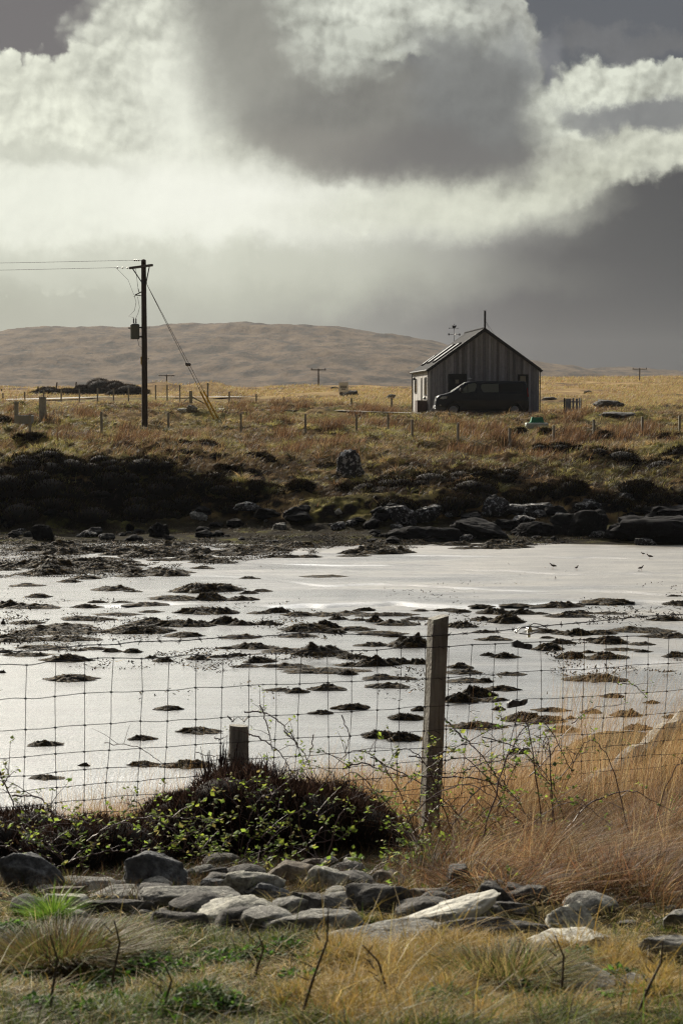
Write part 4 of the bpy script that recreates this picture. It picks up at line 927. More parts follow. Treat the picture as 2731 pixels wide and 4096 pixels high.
# rocks of the far shore and moor
SR = [  # u0,u1,v0,v1,ymin, mat, label, flat, sink
 (337, 361, 449, 480, 'spotted', 'tall lichen spotted boulder standing alone on the grassy bank', .5, .1),
 (381, 412, 504, 522, 'lichen', 'squarish dark boulder, left of the two at the bank foot', .4, .2),
 (413, 440, 508, 524, 'lichen', 'rounded lichened boulder, right of the two at the bank foot', .1, .2),
 (334, 342, 511, 517, 'pale', 'small pale stone left of the two bank foot boulders', .1, .2),
 (452, 512, 521, 539, 'shore', 'broad dark slanting slab at the foot of the bank below the house', .6, .3),
 (491, 516, 519, 530, 'shore', 'dark rounded rock ledge behind the broad slanting slab', .4, .3),
 (483, 507, 497, 514, 'lichen', 'lichened rock outcrop above the broad slanting slab', .2, .3),
 (507, 562, 503, 517, 'lichen', 'long stretch of stepped lichened bedrock in the bank', .5, .3),
 (578, 605, 499, 513, 'lichen', 'pale lichened rock on the right part of the bank', .2, .3),
 (619, 633, 493, 504, 'lichen', 'upright lichened stone high on the right bank', .1, .3),
 (610, 705, 514, 541, 'shore', 'huge dark rock headland at the right edge of the bay', .5, .3),
 (643, 700, 504, 522, 'shore', 'smooth sunlit rock shelf on top of the dark headland', .7, .3),
 (556, 606, 512, 536, 'shore', 'dark wedge of rock left of the headland', .4, .3),
 (394, 450, 522, 541, 'shore', 'low dark rock mass under the two bank foot boulders', .5, .4),
 (514, 560, 518, 536, 'shore', 'low dark ledge right of the slanting slab', .5, .4),
 (148, 168, 523, 537, 'shore', 'bluish dark rock under the shaded bank left of centre', .2, .3),
 (125, 134, 524, 531, 'shore', 'small bluish rock under the shaded bank at left', .2, .3),
 (255, 277, 510, 519, 'shore', 'low bluish rock in the heather above the shore', .3, .3),
 (272, 288, 523, 530, 'grey', 'grey rounded stone on the green shore terrace', .2, .3),
 (32, 54, 524, 540, 'shore', 'dark rock at the base of the shaded bank, far left', .3, .3),
 (190, 207, 512, 519, 'grey', 'small grey stones showing under the bank grass', .3, .3),
 (593, 622, 399, 407, 'dark', 'dark angular boulder on the moor right of the screen', .7, .3),
 (583, 591, 390.5, 394, 'dark', 'small dark boulder higher on the moor right of the screen', .1, .25),
 (541, 556, 396, 400, 'brown', 'brown hummocky boulder between house and screen', .6, .4),
 (606, 637, 412, 417, 'dark', 'flat bedrock slab in the moor grass right of the screen', .7, .3),
 (186, 197, 404, 412.5, 'grey', 'slanting grey stone between tall pole and yellow stay guards', .3, .2),
 (178, 188, 408, 412.5, 'pale', 'pale flat stone touching the slanting grey stone', .5, .2),
 (446.5, 449.5, 412.5, 416, 'white', 'little white stone by the front wheel of the van', .1, .2),
 (329, 337, 386, 389.5, 'dark', 'small dark rock left of the white road sign', .2, .3),
 (342, 358, 390, 396, 'dark', 'low mossy rock below the white road sign', .4, .3),
 (386, 394, 394, 398.5, 'grey', 'small grey rock on the moor left of the house', .3, .3)]
for i, (u0, u1, v0, v1, m, lab, fl, sk) in enumerate(SR):
    g_ = ground((u0+u1)/2, v1, 58, 300); sc_ = F/g_.y; wd = (u1-u0)/sc_; hh = (v1-v0)/sc_
    rock(500+i, (g_.x, g_.y+wd*.2, g_.z), (wd*1.06, wd*.7, hh*(1.25 if sk < .25 else 1.5)), m, lab, rz=random.uniform(-.2, .2), flat=fl, tilt=(.08, (.22 if i in (4, 25) else 0)), sub=5, name='boulder', sink=sk, cat='rock', facets=18, rough=1.9)
# ------------------------------------------------------------------ blades of grass, generic builder
def blades(name, P, H_, Wd, lean, col, segs=3, mat_=None, curl=1.0, face_cam=.5, r=rng):
    n = len(P); H_ = np.asarray(H_)[:, None]; th = r.uniform(0, np.pi, n)
    sd = np.stack([np.cos(th), np.sin(th)*(1-face_cam)], 1); sd /= np.linalg.norm(sd, axis=1)[:, None]
    Vs = []; 
    for k in range(segs+1):
        t = k/segs; q = np.zeros((n, 3)); q[:, :2] = P[:, :2]+lean*H_*(t**1.8); q[:, 2:] = P[:, 2:]+H_*(t-.25*curl*t*t*np.minimum(1, np.linalg.norm(lean, axis=1)[:, None]))
        wv = (np.asarray(Wd)*(1-.85*t**1.5)*.5)[:, None]
        a = q.copy(); b = q.copy(); a[:, :2] -= sd*wv; b[:, :2] += sd*wv; Vs += [a, b]
    V_ = np.stack(Vs, 1).reshape(-1, 3); base = (np.arange(n)*(2*(segs+1)))[:, None]
    Q = np.concatenate([base+np.array([[2*k, 2*k+1, 2*k+3, 2*k+2]]) for k in range(segs)], 0)
    C = np.repeat(col, 2*(segs+1), 0)
    return mesh_np(name, V_, quads=Q, mat=mat_, col=C, smooth=False)
M_GRASS = mat('dry_grass_blades', (1, 1, 1), .55, var=0, tint=True, trans=.38, spec=.35)
M_LEAF = mat('leaf', (1, 1, 1), .55, var=0, tint=True, trans=.6, spec=.25)
def pal(n, cols, w_, jit=.18, r=rng):
    cols = np.array(cols); k = r.choice(len(cols), n, p=np.array(w_)/np.sum(w_)); return cols[k]*(1+r.normal(0, jit, (n, 1)))*(1+r.normal(0, .04, (n, 3)))
STRAW = (.40, .30, .13); TAN = (.32, .205, .10); RUST = (.19, .105, .055); DARKB = (.06, .035, .022); OLIVE = (.17, .16, .05); GREEN = (.10, .16, .03); PALE = (.55, .45, .25)
# far bank
def far_grass():
    n = 260000; y = rng.uniform(61, 128, n); y = np.where(rng.random(n) < .35, rng.uniform(61, 85, n), y); x = rng.uniform(-.26, .26, n)*y
    z = height(x, y); e = .25
    sl = (height(x, y+e, True)-z)/e
    tus = fbm(x/.5, y/.6, 3, 71); zone = fbm(x/6, y/8, 3, 72); zone2 = fbm(x/3, y/4, 3, 73)
    keep = (sl < 1.3) & (tus+rng.normal(0, .12, n) > .43) & (z > .10)
    hx = (x-8.2)*math.cos(R(5.2))+(y-115)*math.sin(R(5.2)); hy = -(x-8.2)*math.sin(R(5.2))+(y-115)*math.cos(R(5.2))
    keep &= ~((np.abs(hx) < 3.5) & (hy > -4.2) & (hy < 8)); keep &= ~((hx > 3) & (hx < 8) & (hy > -1) & (hy < 3))
    keep &= ~((x > -10) & (x < 13) & (np.abs(y-112) < 1.8)); keep &= ~((np.abs(x) < 5) & (y > 112) & (y < 117) & (np.abs(y-(115-.35*x)) < 1.6))
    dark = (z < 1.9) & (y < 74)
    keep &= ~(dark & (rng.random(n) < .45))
    x, y, z, tus, zone, zone2 = (q[keep] for q in (x, y, z, tus, zone, zone2)); n = len(x)
    c = pal(n, [STRAW, TAN, RUST, OLIVE, DARKB], [.22, .34, .16, .12, .16], .28)*.72; g_ = pal(n, [OLIVE, (.34, .31, .09), STRAW, DARKB], [.32, .42, .14, .12], .28)*.78; d_ = pal(n, [RUST, TAN, DARKB], [.3, .25, .45], .28)*.7
    c = np.where((zone > .52)[:, None], g_, c); c = np.where((zone2 > .58)[:, None], d_, c)
    low = sm(z, 2.75, 1.7)*(rng.random(n) < .95)*sm(y, 88, 77); c = c*(1-low[:, None])+np.array([(.045, .032, .022)])*low[:, None]  # grass low on the bank darkened, shade of the face painted in
    h_ = rng.uniform(.10, .30, n)*(.35+.65*sm(z, .4, 1.0))*(.6+.9*zone2)*(1+.5*(rng.random(n) < .1)); w_ = np.full(n, .024)
    lean = np.stack([rng.normal(.55, .45, n), rng.normal(.0, .4, n)], 1)
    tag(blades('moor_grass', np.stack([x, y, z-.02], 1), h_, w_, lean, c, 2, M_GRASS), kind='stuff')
    # domed tussocks
    nc = 9500; cy = rng.uniform(66, 124, nc); cx = rng.uniform(-.25, .25, nc)*cy; q = fbm(cx/5, cy/7, 3, 78); cz = height(cx, cy)
    ok = (cz > 1.2) & (q > .40) & ~((np.abs(cx-8.2) < 4.4) & (cy > 110) & (cy < 124)) & ~((cx > 8) & (cx < 17) & (cy > 111) & (cy < 120)) & ~((cx > -10) & (cx < 13) & (np.abs(cy-112) < 2)); cx, cy, q = cx[ok], cy[ok], q[ok]; nc = len(cx); m_ = 34
    i = np.repeat(np.arange(nc), m_); n = len(i); a = rng.uniform(0, 2*np.pi, n); rr = np.sqrt(rng.random(n)); rad = rng.uniform(.10, .30, nc)[i]; x = cx[i]+np.cos(a)*rr*rad*.6; y = cy[i]+np.sin(a)*rr*rad*.6
    sp_ = rng.integers(0, 4, nc)[i]; base = np.array([(.34, .30, .10), (.36, .26, .12), (.28, .17, .08), (.15, .14, .05)])[np.where(fbm(cx/8, cy/10, 2, 79)[i] > .5, np.minimum(sp_, 1)*0+np.where(sp_ > 2, 3, sp_ % 2), sp_)]
    c = base*rng.choice([.22, .4, .7, 1.0, 1.25], nc)[i][:, None]*(1+rng.normal(0, .2, (n, 1)))
    ln = np.stack([np.cos(a), np.sin(a)], 1)*(.3+1.1*rr)[:, None]+np.array([.35, 0])+rng.normal(0, .2, (n, 2))
    tag(blades('tussock_grass', np.stack([x, y, height(x, y)-.02], 1), rad*rng.uniform(.8, 1.5, n), np.full(n, .026), ln, np.clip(c, .01, .8), 3, M_GRASS, 1.9), kind='stuff')
    # rushes: upright dark-russet clumps
    cx = rng.uniform(-.24, .24, 330); cy = rng.uniform(72, 126, 330); cx = cx*cy; ok = fbm(cx/9, cy/12, 2, 77) > .5
    cx, cy = cx[ok], cy[ok]; m_ = 150; x = np.repeat(cx, m_)+rng.normal(0, .28, len(cx)*m_); y = np.repeat(cy, m_)+rng.normal(0, .28, len(cx)*m_); n = len(x)
    hx = (x-8.2); kp = ~((x > 2.5) & (x < 10.5) & (y > 96) & (y < 112)) & ~((np.abs(hx) < 4.2) & (y > 110.5) & (y < 124)) & ~((x > 9) & (x < 17) & (y > 112) & (y < 119)); x, y = x[kp], y[kp]; n = len(x)
    c = pal(n, [RUST, (.14, .08, .04), DARKB, TAN], [.35, .3, .2, .15])
    tag(blades('rush_clumps', np.stack([x, y, height(x, y)-.02], 1), rng.uniform(.3, .62, n), np.full(n, .02), np.stack([rng.normal(.22, .2, n), rng.normal(0, .2, n)], 1), c, 2, M_GRASS), kind='stuff')
    # open moor
    n = 200000; y = 128*np.exp(rng.random(n)*math.log(430/128)); x = rng.uniform(-.25, .25, n)*y; z = height(x, y)
    q = fbm(x/7, y/16, 4, 75); keep = (q > .40) & ~((x < -6) & (y < 196) & (np.abs(y-(150-(x+60)*-.42)) < 14))
    x, y, z, q = x[keep], y[keep], z[keep], q[keep]; n = len(x)
    c = pal(n, [STRAW, TAN, (.32, .28, .09), RUST], [.4, .25, .25, .1]); sc_ = y/128
    tag(blades('open_moor_grass', np.stack([x, y, z-.03], 1), rng.uniform(.12, .3, n)*sc_**.6, .035*sc_, np.stack([rng.normal(.6, .4, n), rng.normal(0, .4, n)], 1), c, 2, M_GRASS), kind='stuff')
far_grass()
# heather mounds on the crest at left and bank shrubs darkened to paint in its shade
M_HEATH = mat('heather_twigs', (1, 1, 1), .95, var=0, tint=True, trans=.10, spec=.03)
def shrub(name, label, cat, ells, n, size, cols, group=None, lean=(.2, 0), core=True, wts=None, blade_w=None):
    """ells: list of (centre, radii) in world coordinates"""
    c0 = Vector(ells[0][0]); o = thing(name, label, cat, (c0.x, c0.y, c0.z-ells[0][1][2]), 0, group)
    vol = np.array([e[1][0]*e[1][2] for e in ells]); k = rng.choice(len(ells), n, p=vol/vol.sum())
    C = np.array([e[0] for e in ells])[k]; Rr = np.array([e[1] for e in ells])[k]
    d = rng.normal(size=(n, 3)); d /= np.linalg.norm(d, axis=1)[:, None]; d[:, 2] = np.where(d[:, 2] < -.3, -d[:, 2], d[:, 2])
    rr = rng.uniform(.72, 1.0, n)**.6*(1+.32*(n3(d*1.0, 2.6, 11)-.5)+.2*(rng.random(n)-.5)*(rng.random(n) < .3))
    P = C+d*Rr*rr[:, None]-np.array(o.location)
    h_ = size*rng.uniform(.6, 1.5, n); ln = d[:, :2]*.9+np.array(lean)+rng.normal(0, .35, (n, 2))
    b = blades('foliage', P, h_, np.full(n, blade_w or size*.2), ln, pal(n, cols, wts or [1]*len(cols), .3), 2, M_HEATH, r=rng); b.parent = o
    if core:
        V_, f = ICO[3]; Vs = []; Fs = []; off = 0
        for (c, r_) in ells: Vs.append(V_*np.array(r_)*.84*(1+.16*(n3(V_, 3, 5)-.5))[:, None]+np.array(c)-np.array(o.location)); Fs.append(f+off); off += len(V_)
        m_ = mesh_np('dark_core', np.vstack(Vs), tris=np.vstack(Fs), mat=mat('shrub_inside', (.012, .009, .007), .95, var=.2)); m_.parent = o  # added dark ellipsoid core that closes off the inside of the shrub
    return o
HC = [(.024, .015, .011), (.012, .009, .007), (.05, .03, .02)]
for i, (u, v, yy, w_, h_, lab) in enumerate(((100, 390, 214, 3.2, 1.3, 'largest dark heather mound on the crest left of the tall pole'), (82, 391, 212, 1.8, .8, 'small dark heather mound left of the largest one on the crest'), (115, 391, 212, 2.4, 1.0, 'dark heather mound right of the largest one on the crest'), (128, 393, 206, 3.0, .8, 'low heather mound nearest the tall pole on the crest'), (48, 395, 200, 2.6, .7, 'low brown heather mound behind the pale road'), (68, 397.5, 200, 2.4, .7, 'low brown heather mound right of the gate post beyond the road'))):
    b = at(u, v, yy); z = hz(b.x, yy); shrub('heather_mound', lab, 'heather', [((b.x, yy, z+h_*.25), (w_*.55, w_*.5, h_)), ((b.x+w_*.4, yy, z+h_*.1), (w_*.4, w_*.4, h_*.7)), ((b.x-w_*.45, yy, z), (w_*.35, w_*.4, h_*.7))], 5000, .14, HC, 'heather mounds on the crest')
BK = [(205, 449, 2.0), (142, 468, 2.2), (255, 458, 1.3), (180, 445, 1.3), (350, 492, 1.6), (390, 486, 2.3), (430, 482, 2.6), (470, 490, 2.3), (300, 486, 1.3), (330, 470, 1.0), (560, 452, 2.0), (590, 440, 1.6), (620, 462, 2.4), (660, 470, 2.2), (500, 480, 1.8), (540, 492, 1.8), (570, 490, 1.8), (395, 505, 1.6), (450, 505, 2.0), (640, 488, 1.6),
      (70, 470, 2.4), (25, 466, 2.4), (110, 482, 2.4), (160, 490, 2.2), (205, 487, 1.8), (50, 492, 2.6), (8, 488, 2.4), (245, 497, 1.6), (270, 490, 1.3), (510, 433, 1.2), (545, 434, 1.1), (425, 412.5, .9), (458, 414.5, .8), (665, 440, 1.6), (680, 455, 1.8), (33, 439, 1.2), (4, 425, 1.6), (90, 515, 2.6), (20, 515, 2.6), (140, 512, 2.2), (55, 504, 2.4), (185, 505, 1.8), (225, 470, 1.0), (520, 500, 1.6), (600, 500, 1.6), (655, 500, 1.6)]
for i, (u, v, w_) in enumerate(BK):
    g_ = ground(u, v, 61, 112); a_ = w_*.42; E = []
    for k in range(7):
        ex = max(-1, min(1, random.gauss(0, .6)))*a_*.95*(k > 0); ey = max(-1, min(1, random.gauss(0, .6)))*a_*.6*(k > 0); er = a_*(.72 if k == 0 else random.uniform(.38, .6)); xx, yy = g_.x+ex, g_.y+ey
        E.append(((xx, yy, hz(xx, yy)-.03), (er, er*.9, er*random.uniform(.35, .62))))
    shrub('bank_heather', 'heather bush darkened for shade on the bank across the sand', 'heather', E, 2600, .10, HC+[(.07, .06, .02)], 'heather bushes on the far bank', wts=[.25, .5, .08, .17], blade_w=.022)
SB = []
for i in range(120):
    u = random.uniform(-20, 700); v = random.uniform(510, 545); g_ = ground(u, v, 59, 70); w_ = random.choice([.18, .25, .35, .5, .7])*random.uniform(.8, 1.2)
    if len(SB) < 8: o = rock(700+i, (0, 0, 0), (1, .8, .6), 'shore' if i % 3 else 'lichen', None, flat=random.choice([0, .4]), name='shore_stone', rough=1.8, sub=4); SB.append(o)
    else: o = random.choice(SB[:8]).copy(); COL.objects.link(o)
    o.location = (g_.x, g_.y, g_.z+w_*.12); o.scale = (w_, w_, w_*random.uniform(.7, 1.1)); o.rotation_euler = (0, 0, random.uniform(0, 6)); tag(o, 'dark stone lying at the foot of the far bank', 'stone', 'stones along the foot of the far bank')
# ------------------------------------------------------------------ seaweed mounds on the sand
M_WEED = mat('bladder_wrack', (1, 1, 1), .65, var=.35, scale=9, tint=True, spec=.12, bump=.8, bscale=22)
def weed_base(seed):
    r = np.random.default_rng(seed); nr, na = 26, 72; V_ = []; C = []
    A = np.linspace(0, 2*np.pi, na, endpoint=False); ca, sa = np.cos(A), np.sin(A)
    out = np.clip(.95+1.1*(fbm(ca*1.3+seed, sa*1.3, 2, seed)-.5)+.7*(fbm(ca*4+seed, sa*4, 2, seed+9)-.5)+.30*np.abs(ca)**3, .45, 1.5)
    px_ = r.uniform(-.45, .45, 3); pw = r.uniform(.35, .9, 3); ph = np.array([1, r.uniform(.3, .8), r.uniform(.2, .6)])
    for i in range(nr):
        t = i/(nr-1); q = t*out; x = ca*q; y = sa*q
        lump = fbm(x*3.0+seed, y*2.4, 4, seed+1, .65)
        peak = sum(h_*np.exp(-((x-p_)/w_)**2-((y-.1)/.55)**2) for p_, w_, h_ in zip(px_, pw, ph))
        hgt = (1-t**2.6)*(.34+.22*np.minimum(peak, 1.2))*(.25+1.5*lump)+(billow(x*6+seed, y*6, 4, seed+2)-.3)*.34*(1-t**3)
        V_.append(np.stack([x+(lump-.5)*.16, y, np.where(t > .975, -.10, np.maximum(hgt, .03*(1-t)))], 1))
        cn = fbm(x*6+seed*2, y*6, 3, seed+4)[:, None]; base = np.array([(.014, .012, .008)]); och = np.array([(.11, .07, .02)]); C.append(base+(och-base)*np.clip((cn-.50)*4, 0, 1))
    V_ = np.concatenate(V_); C = np.concatenate(C)
    i, k = np.meshgrid(np.arange(nr-1), np.arange(na), indexing='ij'); i = i.ravel(); k = k.ravel(); k2 = (k+1) % na
    Q = np.stack([i*na+k, (i+1)*na+k, (i+1)*na+k2, i*na+k2], 1)
    # loose fronds draped over the surface
    nf = 1500; a = r.uniform(0, 2*np.pi, nf); t = np.sqrt(r.uniform(0, .95, nf)); j = (np.round(t*(nr-1)).astype(int)*na+np.round(a/(2*np.pi)*na).astype(int) % na)
    P = V_[j]+r.normal(0, .012, (nf, 3)); L = r.uniform(.02, .06, nf); dx = np.cos(a+r.normal(0, .9, nf)); dy = np.sin(a+r.normal(0, .9, nf)); nx, ny = -dy, dx; wd = .012
    q0 = P+np.stack([nx*wd, ny*wd, nx*0+.015], 1); q1 = P-np.stack([nx*wd, ny*wd, nx*0-.015], 1); up = r.uniform(-.02, .09, nf)
    q2 = P+np.stack([dx*L-nx*wd, dy*L-ny*wd, up], 1); q3 = P+np.stack([dx*L+nx*wd, dy*L+ny*wd, up], 1)
    FV = np.stack([q0, q1, q2, q3], 1).reshape(-1, 3); FQ = len(V_)+np.arange(nf*4).reshape(-1, 4)
    fc = pal(nf, [(.02, .016, .009), (.20, .11, .02), (.06, .042, .015), (.010, .008, .006)], [.34, .13, .22, .31], .2, r)
    o = mesh_np('seaweed_mound', np.vstack([V_, FV]), quads=np.vstack([Q, FQ]), mat=M_WEED, col=np.clip(np.vstack([C, np.repeat(fc, 4, 0)]), .004, 1), smooth=True)
    return o
WB = [weed_base(10+k*7) for k in range(9)]; used = set()
def weed(u, v, wpx, hpx, label, group=None, rz=None):
    g_ = ground(u, v-1, 14, 66, True); sc_ = F/g_.y; k = random.randrange(9)
    if k in used: o = WB[k].copy(); COL.objects.link(o)
    else: o = WB[k]; used.add(k)
    w_ = wpx/sc_/1.0; d_ = min(w_*.62, .25+w_*.35); hh = max(.05, hpx/sc_-d_*.10)
    zz = max(0.0, float(sand_h(np.array([g_.x]), np.array([g_.y]))[0]) if g_.y < 60 else g_.z)
    o.location = (g_.x, g_.y+d_*.35, max(zz, g_.z if g_.y > 60 else 0)); o.scale = (w_*.58*random.choice([-1, 1]), d_*.6, hh*.95); o.rotation_euler = (0, 0, rz if rz is not None else random.uniform(-.12, .12))
    return tag(o, label, 'seaweed', group)
G1 = ('low mound of dark seaweed in the crowded band across the sand', 'seaweed mounds in the crowded band')
G2 = ('dark wrack covered rock in the belt along the far shore', 'wrack covered rocks along the far shore')
G3 = ('seaweed mound on the bright sand in front of the crowded band', 'seaweed mounds scattered on the near sand')
L5 = [(125,172,110,22),(172,222,80,24),(45,270,130,45),(150,275,170,35),(440,248,60,20),(388,272,90,24),(15,345,14,30),(520,190,120,32),(610,198,60,12),(800,235,180,32),(910,200,160,60),(990,195,180,50),(960,235,100,50),(1110,235,100,28),(1140,205,50,20),(1200,197,60,18),(1137,137,60,16),(1490,130,130,18),(680,260,130,24),(560,248,60,12),
(125,345,100,28),(380,330,160,35),(300,360,150,30),(540,308,150,16),(690,295,80,14),(230,390,230,50),(100,400,110,30),(400,382,110,24),(20,410,50,20),(60,430,110,30),(150,425,120,25),(290,425,180,35),(180,465,160,30),(110,495,160,24),(60,490,70,20),(170,495,60,22),(20,480,50,20),(310,520,150,45),(640,390,210,60),(590,370,100,30),(700,345,140,40),(800,355,140,40),(890,355,110,40),(910,300,170,45),(1010,300,120,40),(1030,345,110,45),(1110,350,90,30),(1220,348,80,25),(1190,300,70,18),(1275,295,75,40),(1370,310,110,28),(850,405,120,32),(1100,412,120,28),(1410,380,170,50),(1490,370,110,50),(1380,408,110,24),(1540,390,70,30),(1500,310,150,25),(1550,325,60,25),(430,465,90,18),(510,475,60,25),(605,478,65,26),(350,470,50,14),(1150,460,140,38),(1085,495,60,25),(1040,460,60,15),(1310,475,150,30),(1465,490,165,70),(910,512,70,30),(750,518,60,28),(695,502,40,14),(1030,500,60,16),(1190,525,90,40),(990,500,40,12),(1330,545,120,28),(1240,545,70,18),(1120,545,90,14),(1460,575,260,40)]
L6 = [(110,288,70,28),(40,300,100,22),(160,310,150,25),(230,310,150,30),(350,325,100,22),(360,290,60,14),(80,330,60,14),(150,335,60,40),(250,350,130,35),(60,375,130,28),(180,395,170,28),(320,452,140,75),(240,405,60,25),(150,450,110,28),(490,290,120,22),(550,295,70,25),(540,360,110,40),(635,268,80,22),(700,300,130,38),(800,262,120,14),(760,342,125,55),(820,302,110,38),(650,330,90,28),(910,302,70,12),(1010,270,160,40),(930,262,60,14),(1045,315,160,40),(1100,298,90,24),(1225,250,180,36),(1220,300,110,20),(1525,222,50,12),(1540,258,100,28),(1490,333,130,32),(660,388,90,22),(695,422,120,30),(930,390,130,28),(1085,400,110,42),(1010,395,80,20),(1370,385,200,38),(1500,410,160,36),(1190,395,120,30),(1230,440,130,50),(1145,425,50,20),(940,415,50,16),(950,468,110,45),(1010,440,80,35),(1375,445,90,22),(1380,478,60,14),(670,490,50,22),(745,503,90,34),(1060,505,100,45),(1130,480,50,18),(1220,508,150,45),(1280,470,110,18),(1545,497,100,36),(50,508,110,38),(160,540,150,65),(255,530,130,40),(350,532,90,35),(45,540,100,24),(130,530,40,20)]
for (x, y, w_, h_) in L5: weed(x*.2178, 550+y*.2178, w_*.262, h_*.24, *G1)
for (x, y, w_, h_) in L6: weed(341.5+x*.2178, 550+y*.2178, w_*.245, h_*.23, *G1)
NEAR5 = [(320,608,200,45,'lone peaked seaweed mound on open sand at left above the net'),(10,570,25,18,'tiny seaweed tuft at the left edge of the sand'),(1280,652,100,20,'thin strip of seaweed left of two close mounds on open sand'),(1365,660,90,32,'left one of two close seaweed mounds left of the tall post'),(1495,648,140,40,'right one of two close seaweed mounds left of the tall post'),(778,738,105,28,'small oval seaweed mound alone in the middle of the bright sand'),(1478,757,85,25,'small flat seaweed mound below the two close mounds'),(900,847,165,42,'seaweed mound with a long left tail, nearest the short post'),(650,877,95,32,'small seaweed mound left of the one with a long tail'),(203,905,130,38,'oval seaweed mound behind the net at far left'),(385,998,40,14,'tiny seaweed tuft behind the lower net wires at left'),(650,1000,120,36,'seaweed mound seen through dry grass left of the short post'),(870,1005,180,50,'wide seaweed mound seen through twigs left of the short post'),(200,1058,120,26,'nearest seaweed mound at far left behind the net')]
for (x, y, w_, h_, lab) in NEAR5: weed(x*.2178, 550+y*.2178, w_*.2178, h_*.2178, lab)
NEAR6 = [(25,580,70,30),(540,548,100,36),(560,575,130,32),(190,598,150,34),(290,600,80,16),(210,637,160,36),(590,612,170,30),(655,612,60,30),(740,650,130,32),(620,680,130,75),(540,705,150,60),(700,700,120,26),(50,735,130,42),(360,740,70,26),(720,738,50,22),(290,785,130,50),(840,790,150,60),(950,800,150,50),(1020,840,130,40),(630,825,200,45),(180,870,160,60),(290,880,120,60),(1050,780,40,16),(970,745,130,20)]
for (x, y, w_, h_) in NEAR6: weed(341.5+x*.2178, 550+y*.2178, w_*.2178, h_*.2178, *G3)
for (x, y, w_, h_, lab) in [(775,580,100,20,'thin curved seaweed mound alone right of the tall post'),(1170,605,200,48,'triangular seaweed mound with a long left tail at right of the sand'),(1245,682,90,26,'small seaweed mound behind tall grass at right'),(1425,710,60,18,'tiny seaweed mound nearest the right edge behind tall grass'),(1145,755,80,32,'rounded seaweed mound behind the net under the triangular one'),(1310,770,110,45,'seaweed mound showing through dense grass stems at right'),(1525,780,90,30,'low seaweed mound at the right edge above the leaning beam'),(1360,830,110,40,'lowest seaweed mound in the tall grass at right')]:
    weed(341.5+x*.2178, 550+y*.2178, w_*.2178, h_*.2178, lab)
for i in range(86):
    if i < 52: u = random.triangular(-20, 245, 70); v = random.uniform(549, 584-max(0, u-120)*.10)
    else: u = random.uniform(200, 530); v = random.uniform(545, 560-max(0, u-330)*.05)
    w_ = random.uniform(18, 52)*(1 if i < 52 else .7); weed(u, v, w_, w_*random.uniform(.18, .30), *G2)
# ragged film of small weed between the far shore rocks
def weed_litter():
    n = 170000; x = rng.uniform(-13, 12, n); y = rng.uniform(44, 61.5, n); lim = 60.5-11*sm(x, 1, -6)-2.4*sm(x, 5, 1)+4*(fbm(x/2.0, y/2, 3, 81)-.5)+(x > 5)*-.2
    lim = lim+1.2*sm(x, 6, 10)
    k = (y > lim) & (fbm(x*.9, y*.6, 3, 82) > .36); x, y = x[k], y[k]
    n2 = 26000; cx = rng.uniform(-9, 8.5, n2); cy = 4*F/(rng.normal(640, 24, n2)-412); cx = cx*cy/40; k2 = fbm(cx*.8, cy*.5, 3, 83) > .61; x = np.append(x, cx[k2]); y = np.append(y, cy[k2]); n = len(x)
    z = np.maximum(height(x, y), sand_h(x, y))
    lump = fbm(x*1.8, y*1.3, 3, 84)
    tag(blades('seaweed_litter', np.stack([x, y, z+np.clip(lump-.45, 0, 1)*.35-.01], 1), rng.uniform(.010, .05, n), np.full(n, .035), rng.normal(0, 1.5, (n, 2)), pal(n, [(.03, .024, .012), (.15, .085, .02), (.08, .055, .018), (.012, .01, .008)], [.4, .12, .24, .24]), 1, M_WEED), kind='stuff')
weed_litter()
#PART3-END
# ------------------------------------------------------------------ near stock fence
FX0, FY0, FK = .52, 10.75, .56
def fence_y(x): return FY0+FK*(x-FX0)
def fence_pt(u):           # where the line of sight in column u meets the fence line
    k = (u-341)/F; x = k*(FY0-FK*FX0)/(1-k*FK); return x, fence_y(x)
def vz(v, y): return at(341, v, y).z
TOPU = [-200, 0, 110, 240, 430, 540, 682, 900]; TOPV = [675, 664, 657, 652.5, 646.5, 640, 633.5, 625]
BARBU = [-200, 0, 105, 320, 430, 520, 560, 682, 900]; BARBV = [664, 651, 643, 631, 635.5, 627, 623, 612.5, 595]
ROWS = [0, .165, .32, .45, .54, .615, .69, .76, .83]
def wire_pts(us, vs, off=0.0, wob=.006, seed=0, lo=-140, hi=860, step=7.5, frac=0):
    P = []
    for u in np.arange(lo, hi, step):
        x, y = fence_pt(u); z = vz(np.interp(u, us, vs), y)-off+wob*(float(vnoise(u/23+seed*7.7, seed*3.1, seed))-.5)*2
        P.append(Vector((x, y-.065, z)))
    return P
